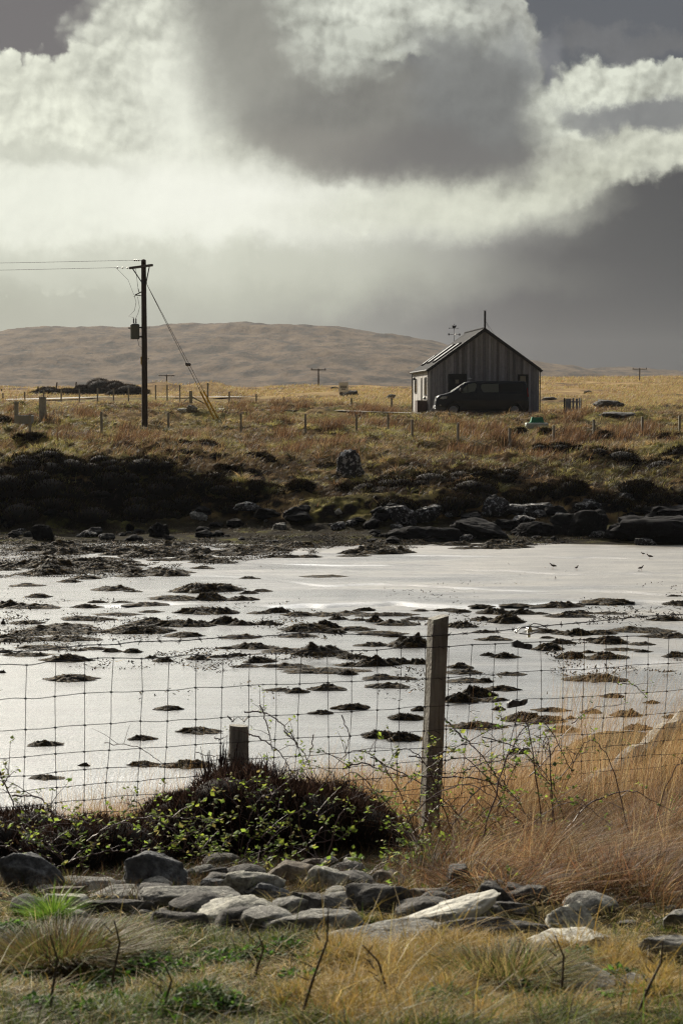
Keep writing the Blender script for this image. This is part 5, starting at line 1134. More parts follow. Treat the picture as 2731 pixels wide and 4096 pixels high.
def near_fence():
    L = [wire_pts(TOPU, TOPV, r_, .007, i+1) for i, r_ in enumerate(ROWS)]
    o = thing('stock_fence', 'square mesh sheep netting fence stretched between timber posts in the foreground', 'fence', (.1, 10.5, 1.9)); O = Vector(o.location)
    for i, P in enumerate(L):
        g = MB(); g.tube([p-O for p in P], .0018 if i else .0023, 5); g.build('net_wire', M_WIRE, o)
    # uprights every 15 cm with knots
    s_len = math.hypot(1, FK); tops = np.array([[p.x, p.y, p.z] for p in L[0]]); xs = np.arange(-2.3, 3.4, .15/s_len); n = 0
    kn = MB()
    for i, x in enumerate(xs):
        pts = []; jx = 0
        for k, P in enumerate(L):
            A = np.array([[p.x, p.z] for p in P]); jx += random.gauss(-.0035, .004)*(1 if k else 0)
            xx = x+jx; z = float(np.interp(xx, A[:, 0], A[:, 1])); p = Vector((xx, fence_y(xx)-.068, z)); pts.append(p-O)
            if k < 7: kn.tube([p-O+Vector((-.007, 0, .001)), p-O, p-O+Vector((.007, 0, -.001))], [.003, .006, .003], 5)
        g = MB(); g.tube(pts, .0016, 4); g.build('stay_wire', M_WIRE, o)
    tag(kn.build('knots', M_WIRE, o), kind='stuff')
    # barbed strand
    P = wire_pts(BARBU, BARBV, 0, .006, 33, step=4); b = thing('barbed_wire', 'single strand of barbed wire running just above the netting', 'barbed wire', P[30]); O2 = Vector(P[30])
    g = MB(); g.tube([p-O2 for p in P], .0024, 5); P2 = [p-O2+Vector((0, .002*math.sin(i*2.1), .0032*math.cos(i*2.1))) for i, p in enumerate(P)]; g2 = g; g2.tube(P2, .0018, 4); g.build('strand', M_WIRE, b)
    g = MB(); acc = 0
    for a, c in zip(P[:-1], P[1:]):
        acc += (c-a).length
        if acc > .10:
            acc = 0; q = a-O2
            g.tube([q+Vector((-.008, 0, 0)), q, q+Vector((.008, 0, 0))], [.003, .006, .003], 5)
            for k in range(2): d = Vector((random.uniform(-1, 1), random.uniform(-.6, .6), random.uniform(-1, 1))).normalized()*.019; g.tube([q-d, q+d], .0016, 4)
    tag(g.build('barbs', M_WIRE, b), kind='stuff')
near_fence()
def near_post(u, v_top, w_, lab, lean, depth, round_=False, zb=1.4):
    x, y = fence_pt(u); zt = vz(v_top, y); o = thing('fence_post', lab, 'fence post', (x, y, zb), R(24)); H_ = zt-zb
    g = MB(); n = 20; prof = []
    secs = 14; VV = []; 
    for i in range(secs+1):
        t = i/secs; z = H_*t
        for k in range(n):
            q = 2*math.pi*k/n; c, s_ = math.cos(q), math.sin(q)
            if round_: rr = w_
            else: rr = w_*min(1/max(abs(c), abs(s_)), 1.26)
            rr *= 1+.05*(float(vnoise(q*3, z*1.5, 91))-.5)+.03*(float(vnoise(q*9, z*3, 92))-.5)
            top_ = .012*(c if not round_ else -.3*c) if i == secs else 0
            if i == secs: rr *= .985
            VV.append((rr*c+lean*(z-H_), rr*s_, z+top_))
    fs = [(i*n+k, i*n+(k+1) % n, (i+1)*n+(k+1) % n, (i+1)*n+k) for i in range(secs) for k in range(n)]+[tuple(secs*n+k for k in range(n)), tuple(range(n-1, -1, -1))]
    g.add(VV, fs); g.build('post', M_NPOST, o, True)
    for dz in (.16, .33, .62):
        s_ = MB(); c = Vector((lean*(-dz), -w_-.004, H_-dz)); s_.tube([c+Vector((-.012, .02, .006)), c+Vector((-.012, -.006, .006)), c+Vector((.012, -.006, -.006)), c+Vector((.012, .02, -.006))], .0022, 5); s_.build('staple', M_WIRE, o)
    return o
def postwood(t, tc, c, p):
    m = t.n('ShaderNodeMapping'); t.L(tc, m.inputs[0]); m.inputs['Scale'].default_value = (30, 30, 2.2)
    c = t.mix(.85, c, t.ramp(t.noise(m.outputs[0], 1.6, 7, .7), [(.3, (.35, .33, .31)), (.5, (.9, .88, .85)), (.7, (1.35, 1.33, 1.25))]), 'MULTIPLY')
    return t.mix(t.smooth(t.noise(tc, 11, 5, .6), .60, .68), c, (.36, .36, .31))
M_NPOST = mat('grey_lichened_post', (.33, .32, .29), .9, var=.3, scale=5, bump=1.0, bscale=34, extra=postwood)
near_post(438, 617, .047, 'tall grey weathered square post standing highest in the foreground fence', .045, 0, zb=1.45)
near_post(237.7, 725.5, .050, 'short stubby grey post rising out of the dark heather bush', -.01, 0, True, zb=1.5)
# tensioners joining the netting, wire strainer on the barbed strand
def on_fence(u, v, off=-.085): x, y = fence_pt(u); return Vector((x, y+off, vz(v, y)))
for u, v, tl, lab in ((520.5, 643.5, -.06, 'upper grey metal wire joiner on the top net wire'), (516, 701, .05, 'middle grey metal wire joiner in the net right of the tall post'), (518, 748.5, .02, 'lower grey metal wire joiner partly behind bramble leaves')):
    p = on_fence(u, v); o = thing('wire_joiner', lab, 'wire joiner', p, math.atan(FK)*.6)
    g = MB(); W_ = .058
    pr = [(-W_, -.016), (W_*.7, -.018), (W_, -.006), (W_, .014), (W_*.55, .016), (W_*.2, .012), (-W_*.2, .02), (-W_*.55, .026), (-W_, .012)]
    g.prism(pr, -.011, .011); g.v = [(x, y, z+x*tl*3) for x, y, z in g.v]; bo = g.build('casing', mat('zinc_grey', (.075, .085, .10), .65, metal=.0, var=.2, scale=40), o)
    g = MB(); g.lathe([(.007, -.015), (.007, -.011)], 8, (-W_*.72, 0, -.004), axis='y'); g.build('rivet', M_PLASTIC, o)
    g = MB(); g.lathe([(.009, -.015), (.009, -.011)], 10, (W_*.3, 0, .0), axis='y'); g.build('wedge', M_PLASTIC, o)
p = on_fence(527, 627.5); o = thing('wire_strainer', 'ratchet wire strainer with a loose loop on the barbed strand', 'wire strainer', p, .3)
g = MB()
for y in (-.012, .012): g.tube([(-.075, y, -.012), (-.05, y, .012), (0, y, .018), (.05, y, .008), (.075, y, .0)], .004, 6)
g.tube([(-.075, -.012, -.012), (-.07, 0, -.02), (-.075, .012, -.012)], .004, 6); g.tube([(-.06, -.012, -.02), (0, -.012, -.028), (.06, -.01, -.012)], .004, 6); g.build('frame', M_GALV, o, True)
g = MB(); g.tube([(.0, -.02, -.0), (.0, .02, -.0)], .013, 10); g.tube([(0, 0, .022), (.002, 0, -.045)], [.012, .009], 6); g.build('spindle', M_CHROME, o, True)
g = MB(); g.tube([(.01, 0, .02), (.03, 0, .032), (.07, 0, .024), (.11, 0, .004), (.09, 0, -.004), (.075, 0, .004)], .0025, 5); g.build('loose_wire', M_WIRE, o)
# leaning weathered beam at right
A_ = Vector((1.5, 12.1, 1.60)); B_ = Vector((3.3, 16.2, 2.02)); A_ = at(586, 792, 12.2); B_ = at(700, 706, 14.6)
o = thing('timber_beam', 'old weathered beam lying on the grass bank behind the net at right', 'beam', A_)
d = B_-A_; g = MB(); n_ = 26; s1 = Vector((d.y, -d.x, 0)).normalized()*.055; up = Vector((0, 0, .06)); VV = []
for i in range(n_+1):
    c = d*(i/n_)+Vector((0, 0, .02*math.sin(i*.9)))
    for k in range(8):
        q = 2*math.pi*(k+.5)/8; rr = 1+.16*(float(vnoise(i*.8, k*1.7, 95))-.5); VV.append(c+s1*math.cos(q)*1.2*rr+up*math.sin(q)*1.1*rr)
g.add(VV, [(i*8+k, i*8+(k+1) % 8, (i+1)*8+(k+1) % 8, (i+1)*8+k) for i in range(n_) for k in range(8)]+[tuple(range(7, -1, -1)), tuple(n_*8+k for k in range(8))]); g.build('beam', M_NPOST, o, True)
# ------------------------------------------------------------------ near vegetation
def scatter(n, u0, u1, y0, y1):
    y = rng.uniform(y0, y1, n); x = (rng.uniform(u0, u1, n)-341)/F*y; return x, y
STN = []
for i, (q, x0, x1, y0, y1, m, lab, fl, tl) in enumerate(ST):
    o_ = 0 if q == 'L' else 341.5; STN.append((o_+.2178*x0, o_+.2178*x1, 750+.2178*y0, 750+.2178*y1))
def rowmask(x, y, z):
    """true inside the band of stones"""
    v = 512-F*0; u = 341+x/y*F; vv = 412+(CAMZ-z)/y*F; k = np.zeros(len(x), bool)
    for (a, b, c, d_) in STN: k |= (u > a+3) & (u < b-3) & (vv > c+4) & (vv < d_-3)
    return k
# short verge turf
def verge():
    n = 400000; x, y = scatter(n, -160, 840, 4.0, 7.3); z = height(x, y); q = fbm(x*3, y*3, 3, 101); q2 = fbm(x*1.4+4, y*1.6, 3, 102); q3 = fbm(x*7, y*7, 2, 103)
    edge_ = 7.05-.35*sm(x, -.3, .4)+.2*sm(x, .5, 1.3)+.3*(q-.5)
    k = (y < edge_) & (q3+rng.normal(0, .11, n) > .46) & ~rowmask(x, y, z); x, y, z, q, q2, q3 = (a[k] for a in (x, y, z, q, q2, q3)); n = len(x)
    c = pal(n, [(.42, .29, .07), (.26, .24, .045), (.44, .31, .10), (.11, .16, .025), (.06, .038, .02), (.74, .62, .34)], [.22, .22, .18, .16, .14, .08], .35)
    gold = pal(n, [(.54, .37, .10), (.42, .29, .09), (.62, .48, .20), (.32, .26, .06)], [.4, .3, .15, .15]); k1 = (sm(x, -.35, .15)*sm(x, 1.1, .6)*sm(y, 6.8, 6.1)+(q2-.5)*2) > .6; c = np.where(k1[:, None], gold, c)
    c = c*.74; k2 = q2 < .40+.20*sm(x, .2, -.5); c = np.where(k2[:, None], pal(n, [(.08, .13, .02), (.15, .17, .035), (.04, .028, .016), (.26, .21, .07)], [.34, .28, .22, .16], .3), c)
    h_ = rng.uniform(.015, .055, n)*(.3+1.6*q3)*(1+.4*k1)*(1-.55*sm(y, 6.1, 6.9)); h_ = np.where(rng.random(n) < .012, h_*2.8, h_)
    ln = np.stack([rng.normal(.25, .8, n), rng.normal(0, .8, n)], 1)
    tag(blades('verge_grass', np.stack([x, y, z-.006], 1), h_, rng.uniform(.0016, .004, n), ln, c, 3, M_GRASS, 1.6), kind='stuff')
    # tangled dead stalks lying in the turf
    n = 9000; x, y = scatter(n, -160, 840, 4.0, 7.4); z = height(x, y); k = ~rowmask(x, y, z); x, y, z = x[k], y[k], z[k]; n = len(x)
    ln = rng.normal(0, 1, (n, 2)); ln[:, 0] *= 2.2; ln /= np.linalg.norm(ln, axis=1)[:, None]; ln *= rng.uniform(1.5, 4, n)[:, None]
    tag(blades('dead_stalks', np.stack([x, y, z+.012], 1), rng.uniform(.015, .045, n), rng.uniform(.002, .0042, n), ln, pal(n, [PALE, STRAW, (.15, .10, .06)], [.45, .35, .2]), 4, M_GRASS, 1.5), kind='stuff')
verge()
# grass tussock and herbs
def leaf_cloud(name, P, size, cols, wts, parent=None, up=.4, r=rng):
    n = len(P); s_ = size*r.uniform(.6, 1.35, n); th = r.uniform(0, 2*np.pi, n); d = np.stack([np.cos(th), np.sin(th), r.normal(up, .45, n)], 1); d /= np.linalg.norm(d, axis=1)[:, None]
    sd = np.cross(d, np.array([0, 0, 1.])+r.normal(0, .35, (n, 3))); sd /= np.linalg.norm(sd, axis=1)[:, None]; nn = np.cross(sd, d)
    S = s_[:, None]; a = P; b = P+d*S*.55+sd*S*.34-nn*S*.08; c_ = P+d*S; e = P+d*S*.55-sd*S*.34-nn*S*.08; m_ = P+d*S*.55+nn*S*.05
    V_ = np.stack([a, b, c_, e, m_], 1).reshape(-1, 3); B = (np.arange(n)*5)[:, None]
    Tt = np.concatenate([B+np.array([[0, 1, 4]]), B+np.array([[1, 2, 4]]), B+np.array([[2, 3, 4]]), B+np.array([[3, 0, 4]])], 0)
    return mesh_np(name, V_, tris=Tt, mat=M_LEAF, col=np.repeat(pal(n, cols, wts, .2, r), 5, 0), smooth=False, parent=parent)
def tussock(u, v, n, rad, hgt, cols, wts, label, lean=(.1, 0), name='grass_tussock', group=None, width=.0035):
    g_ = ground(u, v, 4, 22); r_ = np.sqrt(rng.random(n))*rad; a = rng.uniform(0, 2*np.pi, n); x = g_.x+np.cos(a)*r_; y = g_.y+np.sin(a)*r_*.8; z = height(x, y)
    ln = np.stack([np.cos(a), np.sin(a)], 1)*(.25+.9*r_/rad)[:, None]+np.array(lean)+rng.normal(0, .25, (n, 2)); h_ = hgt*rng.uniform(.45, 1.1, n)
    P = np.stack([x, y, z-.01], 1)-np.array(g_); o = blades(name, P, h_, rng.uniform(.6, 1.2, n)*width, ln, pal(n, cols, wts), 4, M_GRASS, 1.5); o.location = g_
    return tag(o, label, 'grass tussock', group)
tussock(62, 968, 5000, .20, .15, [OLIVE, (.22, .15, .06), DARKB, GREEN], [.3, .3, .25, .15], 'big shaggy brown green tussock on the verge at lower left')
tussock(52, 925, 350, .03, .16, [(.14, .26, .03), (.20, .30, .05)], [.6, .4], 'bright green upright grass tuft left of the pale flat stone', (-.15, 0), width=.005)
tussock(436, 812, 2600, .20, .40, [(.42, .27, .12), (.30, .18, .08), (.56, .42, .24)], [.4, .35, .25], 'tawny grass tuft growing against the foot of the tall post', (.25, 0), width=.003)
tussock(505, 985, 4500, .17, .13, [OLIVE, STRAW, GREEN, DARKB], [.3, .3, .2, .2], 'domed green tussock on the verge below the pitted boulder')
for i, (u, v) in enumerate(((20, 990), (38, 1012), (75, 1000), (90, 1018), (165, 1018), (180, 978), (210, 965), (230, 1015), (300, 985), (330, 962), (410, 962), (455, 1005), (495, 1015), (520, 1000), (600, 1008), (650, 1000), (255, 960), (285, 953), (150, 968), (200, 1000), (120, 1010), (585, 962), (560, 1012), (540, 965), (12, 935), (620, 985), (350, 1008), (110, 985))):
    g_ = ground(u, v, 4, 9); n = 300; a = rng.uniform(0, 6.28, n); r_ = np.sqrt(rng.random(n))*rng.uniform(.05, .12); P = np.stack([np.cos(a)*r_, np.sin(a)*r_, rng.uniform(.0, .045, n)*(1-r_/.12)], 1)
    o = leaf_cloud('green_herb', P, .020, [(.06, .14, .018), (.10, .19, .03), (.04, .08, .015)], [.4, .3, .3]); o.location = g_; tag(o, 'low patch of fresh green leafy weeds in the verge turf', 'weed', 'leafy weeds in the verge')
for i, (u, v, du, dv) in enumerate(((48, 1024, 2, -90), (108, 1000, 6, -80), (160, 1028, 5, -62), (298, 1030, 30, -122), (560, 1010, -6, -75), (632, 1020, 30, -80), (252, 985, 6, -50), (390, 1005, -28, -60))):
    g_ = ground(u, min(v, 1020), 4, 9); t = at(u+du, v+dv, g_.y); d = t-g_; g = MB(); c = Vector((.02, .01, 0)); g.tube([(0, 0, -.02), d*.35+c*.5, d*.7+c, d], [.0045, .004, .003, .0018], 6)
    for k in range(5): q = d*(.35+.12*k); w_ = Vector((random.choice([-1, 1])*random.uniform(.012, .035), 0, random.uniform(.01, .03))); g.tube([q, q+w_], [.0018, .001], 4)
    o = g.build('dead_stalk', mat('dead_brown_stalk', (.07, .05, .035), .8, var=.2)); o.location = g_; tag(o, 'thin dead brown stalk standing in the verge', 'dead stalk', 'dead stalks on the verge')
# tall tawny grass behind and under the net
def tall(n, u0, u1, y0, y1, h0, h1, cols, wts, lean, name, dens=.42, width=(.0018, .0036), curl=1.0, seed=110):
    x, y = scatter(n, u0, u1, y0, y1); q = fbm(x*2.2, y*1.5, 3, seed); k = q+rng.normal(0, .10, n) > dens; x, y, q = x[k], y[k], q[k]; n = len(x); z = height(x, y); k = z > .02; x, y, z, q = x[k], y[k], z[k], q[k]; n = len(x)
    ln = np.stack([rng.normal(lean[0], lean[1], n)+.5*(fbm(x*1.3, y*1.3, 2, seed+1)-.5), rng.normal(0, .25, n)], 1)
    h_ = rng.uniform(h0, h1, n)*(.55+.9*q)
    tag(blades(name, np.stack([x, y, z-.02], 1), h_, rng.uniform(*width, n), ln, pal(n, cols, wts, .2), 4, M_GRASS, curl), kind='stuff')
TC = [(.46, .31, .15), (.34, .20, .095), (.58, .46, .27), (.14, .08, .042)]
tall(24000, 520, 840, 11.0, 15.5, .14, .34, TC, [.35, .3, .15, .2], (.25, .30), 'tall_tawny_grass', .47)
tall(9000, 385, 560, 10.4, 13.0, .18, .42, TC, [.35, .3, .2, .15], (.2, .3), 'tawny_grass_behind_post', .46)
tall(2600, 545, 820, 10.6, 15.0, .6, 1.05, TC, [.45, .3, .2, .05], (.24, .16), 'tall_grass_stems', .35, (.0013, .0021))
tall(700, 400, 560, 10.6, 12.5, .35, .8, TC, [.45, .3, .2, .05], (.45, .25), 'leaning_grass_stems', .35, (.0013, .0021))
tall(7000, 250, 430, 10.3, 12.6, .2, .42, TC, [.35, .35, .2, .1], (.1, .25), 'tawny_grass_centre', .45)
tall(9000, 20, 210, 9.9, 11.8, .14, .40, TC, [.45, .3, .15, .1], (.12, .25), 'tawny_grass_left', .45)
tall(1500, -60, 340, 9.9, 12.2, .30, .62, TC, [.4, .3, .3, 0], (.15, .25), 'thin_grass_left', .35, (.0014, .0022))
# slumped brown grass in clumps on the bank between stones and fence, right half
BC = [(.30, .165, .075), (.19, .095, .048), (.50, .38, .20), (.045, .028, .02), (.15, .13, .05)]
def clumps(nc, u0, u1, y0, y1, per, rad, h0, h1, cols, wts, name, lean=(.5, .0), seed=140, lo=.42, width=(.0016, .0032)):
    cx, cy = scatter(nc, u0, u1, y0, y1); k = fbm(cx*1.4, cy*1.4, 3, seed)+rng.normal(0, .06, nc) > lo; cx, cy = cx[k], cy[k]; nc = len(cx)
    hc = rng.uniform(h0, h1, nc); lx = rng.normal(lean[0], .8, nc); ly = rng.normal(lean[1]-.2, .6, nc); tone = rng.uniform(.3, 1.35, nc); i = np.repeat(np.arange(nc), per); n = len(i)
    a = rng.uniform(0, 2*np.pi, n); r_ = np.sqrt(rng.random(n))*rad; x = cx[i]+np.cos(a)*r_; y = cy[i]+np.sin(a)*r_; z = height(x, y); k = z > .03
    ln = np.stack([lx[i]+np.cos(a)*.55*r_/rad+rng.normal(0, .18, n), ly[i]+np.sin(a)*.55*r_/rad+rng.normal(0, .18, n)], 1)
    c = pal(n, cols, wts, .2)*tone[i][:, None]
    tag(blades(name, np.stack([x, y, z-.015], 1)[k], (hc[i]*rng.uniform(.5, 1.1, n))[k], rng.uniform(*width, n)[k], ln[k], c[k], 4, M_GRASS, 1.4), kind='stuff')
clumps(430, 430, 850, 7.2, 10.9, 110, .085, .07, .26, BC, [.30, .26, .13, .21, .1], 'slumped_brown_grass', width=(.002, .0045))
clumps(150, -60, 740, 6.45, 7.6, 40, .04, .04, .11, [(.30, .24, .09), (.14, .15, .04), (.46, .36, .18), (.06, .045, .025)], [.3, .3, .2, .2], 'grass_between_stones', (.2, 0), 170, .30)
clumps(110, 450, 850, 8.0, 10.6, 90, .07, .28, .46, BC, [.36, .26, .30, .06, .02], 'arching_grass_tufts', (.8, -.1), 150, .36, (.0013, .0024))
clumps(150, 520, 850, 10.8, 14.5, 90, .10, .22, .5, TC, [.4, .3, .2, .1], 'tawny_grass_tufts', (.25, 0), 160, .36)
tall(14000, 385, 840, 7.0, 10.6, .04, .13, BC, [.2, .25, .08, .32, .15], (.4, .9), 'matted_brown_grass', .46, (.0018, .0036), 1.7, 120)
tall(26000, -160, 400, 7.3, 9.6, .03, .10, [(.07, .05, .03), (.14, .09, .045), (.06, .08, .022), DARKB], [.35, .2, .2, .25], (.2, .6), 'rough_undergrowth', .40, (.002, .004), 1.5, 130)
# heather bushes
HD = [(.045, .026, .019), (.02, .013, .011), (.10, .058, .042), (.17, .11, .085)]
def wpt(u, v, y): return tuple(at(u, v, y))
def bush_ells(u0, u1, us, vtop, vbase, y, seed, n=26):
    r = random.Random(seed); E = []
    for k in range(n):
        u = u0+(u1-u0)*(k+.5)/n+r.uniform(-6, 6); vt = np.interp(u, us, vtop)+r.uniform(-5, 12); yy = y+r.uniform(-.28, .28); rad = r.uniform(.13, .22)
        v = vt+rad*F/yy*.8
        while True:
            E.append((wpt(u, v, yy), (rad*1.1, rad, rad*r.uniform(.7, .95)))); v += rad*F/yy*1.0
            if v > vbase: break
    return E
shrub('heather_bush', 'big dark heather bush growing around the short post', 'heather', bush_ells(158, 378, [150, 180, 205, 225, 262, 290, 320, 345, 365, 385], [822, 800, 782, 774, 772, 782, 784, 790, 806, 822], 862, 9.75, 5), 60000, .028, HD, None, (.05, 0), True, [.34, .34, .22, .10], .0042)
shrub('heather_bush', 'low dark heather along the bottom of the net at far left', 'heather', bush_ells(-70, 160, [-80, 0, 30, 60, 110, 140, 165], [795, 812, 806, 822, 818, 830, 845], 866, 9.4, 6, 18), 22000, .028, HD, None, (.05, 0), True, [.34, .34, .22, .10], .0042)
def sprigs():
    n = 2600; us = [150, 180, 205, 225, 262, 290, 320, 345, 365, 390]; tp = [826, 802, 782, 772, 770, 784, 786, 792, 808, 826]; u = rng.uniform(148, 392, n); v = np.interp(u, us, tp)+rng.uniform(0, 1, n)**1.5*70+rng.normal(0, 4, n); yy = rng.uniform(9.35, 9.95, n)
    P = np.array([at(a, b, c)[:] for a, b, c in zip(u, v, yy)]); ln = np.stack([rng.normal(0, .6, n), rng.normal(-.1, .5, n)], 1)
    return blades('heather_shoots', P, rng.uniform(.03, .10, n), np.full(n, .0035), ln, pal(n, HD, [.3, .2, .3, .2], .3), 2, M_HEATH, .5)
tag(sprigs(), kind='stuff')
# twiggy sprays on top of the bush
def twigs():
    n = 900; u = rng.uniform(155, 375, n); o = thing('heather_sprays', 'wispy leafless twigs sticking up round the short post', 'twigs', at(238, 790, 9.8)); O = o.location; g = MB()
    for i in range(n):
        uu = u[i]; top = np.interp(uu, [150, 180, 205, 225, 262, 290, 320, 345, 365, 385], [816, 794, 774, 764, 760, 772, 775, 780, 796, 815]); p = at(uu, top+rng.uniform(6, 30), rng.uniform(9.7, 10.1))-O; d = Vector((rng.normal(0, .02), rng.normal(0, .02), rng.uniform(.02, .08)*(2.4 if abs(uu-220) < 16 else 1)))
        g.tube([p, p+d*.5+Vector((rng.normal(0, .004), 0, 0)), p+d], [.0022, .002, .0012], 3, cap=False)
    tag(g.build('stems', mat('dark_twig', (.05, .032, .028), .8, var=.2), o), kind='stuff')
twigs()
# ------------------------------------------------------------------ brambles
M_STEM = mat('bramble_stem', (.085, .045, .045), .5, var=.25, scale=20, spec=.5)
LC = [(.30, .37, .06), (.19, .27, .04), (.09, .14, .025), (.34, .30, .09)]
def q7(x, y): return (.2178*x, 750+.2178*y)
def q8(x, y): return (341.5+.2178*x, 750+.2178*y)
def q5(x, y): return (.2178*x, 550+.2178*y)
def crv(pts, n=7):
    pts = [Vector(p) for p in pts]; out = []
    P = [pts[0]*2-pts[1]]+pts+[pts[-1]*2-pts[-2]]
    for i in range(1, len(P)-2):
        for k in range(n):
            t = k/n; out.append(.5*((2*P[i])+(P[i+1]-P[i-1])*t+(2*P[i-1]-5*P[i]+4*P[i+1]-P[i+2])*t*t+(3*P[i]-3*P[i+1]+P[i+2]-P[i-1])*t**3))
    return out+[pts[-1]]
def bramble(label, stems, y, leaf=1.0, rad=.0038, side=.5, extra=0, seed=1, size=.026, spread=.25, wts=(.3, .3, .25, .15)):
    r = random.Random(seed); first = at(*stems[0][0], y); o = thing('bramble', label, 'bramble', first); O = Vector(o.location); LP = []; all_ = []
    for si, S in enumerate(stems):
        y0 = y+r.uniform(-spread, spread); y1 = y0+r.uniform(-spread, spread)
        P = crv([at(u, v, y0+(y1-y0)*i/max(1, len(S)-1))-O for i, (u, v) in enumerate(S)]); n = len(P)
        P = [p+Vector((r.gauss(0, .003), r.gauss(0, .003), r.gauss(0, .003))) for p in P]
        all_.append((P, rad*r.uniform(.75, 1.15)))
        for i in range(1, n-1):
            if r.random() < side*.5:
                d = Vector((r.gauss(0, 1), r.gauss(0, .5), r.uniform(.0, 1.2))).normalized()*r.uniform(.04, .16); q = P[i]; sp = [q, q+d*.5+Vector((0, 0, .008)), q+d]; all_.append((sp, rad*.5)); LP += [(q+d, 3)]
            if r.random() < leaf*.36: LP.append((P[i], r.choice([1, 2, 4])))
        LP.append((P[-1], 4))
    g = MB()
    for P, rr in all_:
        m = len(P); g.tube(P, [rr*(1-.6*i/(m-1)) for i in range(m)], 6)
        if rr > rad*.6:
            for i in range(0, m-1):
                for k in range(2):
                    q = P[i].lerp(P[i+1], r.random()); d = Vector((r.gauss(0, 1), r.gauss(0, 1), r.gauss(0, 1))).normalized()*rr*2.6; g.tube([q, q+d], [rr*.45, rr*.1], 3, cap=False)
    g.build('stems', M_STEM, o, True)
    if LP and leaf:
        PP = []
        for q, k in LP:
            for j in range(k+1): PP.append(q+Vector((r.gauss(0, .009), r.gauss(0, .009), r.gauss(.004, .008))))
        leaf_cloud('leaves', np.array([p[:] for p in PP]), size, LC, list(wts), o, .25, np.random.default_rng(seed))
    return o
bramble('tangle of bramble stems in early leaf at the far left edge', [[q7(0, 100), q7(60, 240), q7(100, 350), q7(130, 460), q7(150, 540)], [q7(60, 210), q7(180, 220), q7(260, 300), q7(420, 340)], [q7(0, 440), q7(60, 460), q7(130, 515)], [q7(-40, 330), q7(60, 330), q7(180, 360), q7(300, 400)], [q7(100, 350), q7(160, 420), q7(250, 470)], [q7(10, 160), q7(40, 120), q7(20, 60)]], 9.1, .6, .0042, .6, seed=2)
bramble('leafy bramble growing over the left boulders of the stone row', [[q7(400, 420), q7(500, 350), q7(640, 310), q7(850, 310), q7(1000, 330)], [q7(380, 560), q7(360, 440), q7(340, 330), q7(330, 290)], [q7(300, 580), q7(280, 480), q7(200, 420), q7(120, 400)], [q7(330, 560), q7(420, 470), q7(450, 380), q7(520, 330)], [q7(250, 560), q7(230, 500), q7(170, 480)], [q7(430, 570), q7(560, 590), q7(700, 570), q7(790, 590)], [q7(300, 520), q7(420, 480), q7(560, 460), q7(680, 470)]], 8.7, .45, .0036, .55, seed=3)
bramble('spindly bramble shoots in front of the black heather centre', [[q7(940, 640), q7(930, 500), q7(900, 420), q7(970, 310), q7(985, 190)], [q7(870, 630), q7(950, 560), q7(1100, 520), q7(1200, 510), q7(1290, 440)], [q7(700, 480), q7(800, 420), q7(870, 390), q7(960, 320)], [q7(930, 500), q7(850, 470), q7(800, 430), q7(815, 290)], [q7(940, 530), q7(1010, 460), q7(1060, 400), q7(1060, 320)], [q7(1120, 520), q7(1140, 420), q7(1200, 390)], [q7(1200, 400), q7(1250, 360), q7(1310, 350)], [q7(1180, 270), q7(1200, 340), q7(1250, 400)]], 9.0, .8, .0032, .9, seed=4)
bramble('bramble runner trailing over the middle stones with fresh leaves', [[q7(1200, 690), q7(1300, 650), q7(1400, 620), q7(1568, 600), q7(1700, 580)], [q7(1130, 650), q7(1240, 560), q7(1380, 520), q7(1500, 515)], [q8(-150, 560), q8(-20, 590), q8(120, 610), q8(230, 620)]], 7.9, 1.0, .003, .8, seed=5)
bramble('long sunlit bramble shoot crossing the dark hollow from the lower left', [[q7(1380, 500), q7(1450, 430), q7(1568, 400), q8(110, 300), q8(210, 230), q8(330, 130), q8(440, 50), q8(520, 0)], [q8(120, 180), q8(200, 230), q8(270, 330), q8(350, 400), q8(450, 460)], [q7(1480, 350), q7(1400, 450), q7(1300, 510)]], 9.0, .8, .0036, .6, seed=6)
bramble('dark arching bramble canes in front of the tall post', [[q8(130, 30), q8(240, 90), q8(330, 130), q8(480, 240), q8(590, 370), q8(650, 450), q8(690, 540)], [q8(330, 120), q8(440, 122), q8(600, 130), q8(740, 180), q8(820, 250)], [q8(470, -150), q8(530, -80), q8(620, 0), q8(700, 110), q8(740, 190)], [q8(300, 30), q8(420, 30), q8(560, -30), q8(700, -100), q8(860, -110)], [q8(0, 90), q8(90, 60), q8(200, 100), q8(330, 130)]], 9.9, .45, .0045, .5, seed=7)
bramble('green leafed bramble clump at the centre behind the stones', [[q8(380, 640), q8(360, 560), q8(330, 480), q8(300, 430)], [q8(400, 620), q8(420, 520), q8(390, 450)], [q8(340, 640), q8(280, 560), q8(260, 520)], [q8(380, 620), q8(350, 520), q8(370, 430)]], 8.5, 1.6, .003, 1.4, seed=8, size=.026, wts=(.3, .4, .25, .05))
bramble('bramble canes weaving through the brown grass right of the middle', [[q8(580, 400), q8(650, 390), q8(720, 390), q8(850, 430), q8(950, 490), q8(1100, 600), q8(1240, 700)], [q8(590, 540), q8(640, 450), q8(700, 330), q8(740, 200), q8(800, 60)], [q8(480, 420), q8(600, 410), q8(720, 330), q8(730, 500)], [q8(1030, 420), q8(1010, 300), q8(960, 180), q8(860, 40), q8(790, -30)], [q8(640, -60), q8(780, -20), q8(840, 20), q8(930, 110), q8(990, 200)]], 9.5, .5, .0038, .55, seed=9)
bramble('bare bramble cane looping over the long whitish stone', [[q8(-40, 760), q8(100, 765), q8(250, 740), q8(380, 735), q8(450, 760), q8(505, 810)], [q8(950, 770), q8(1050, 790), q8(1180, 810)], [q8(840, 700), q8(770, 690), q8(750, 670)]], 7.5, .25, .003, .2, seed=10)
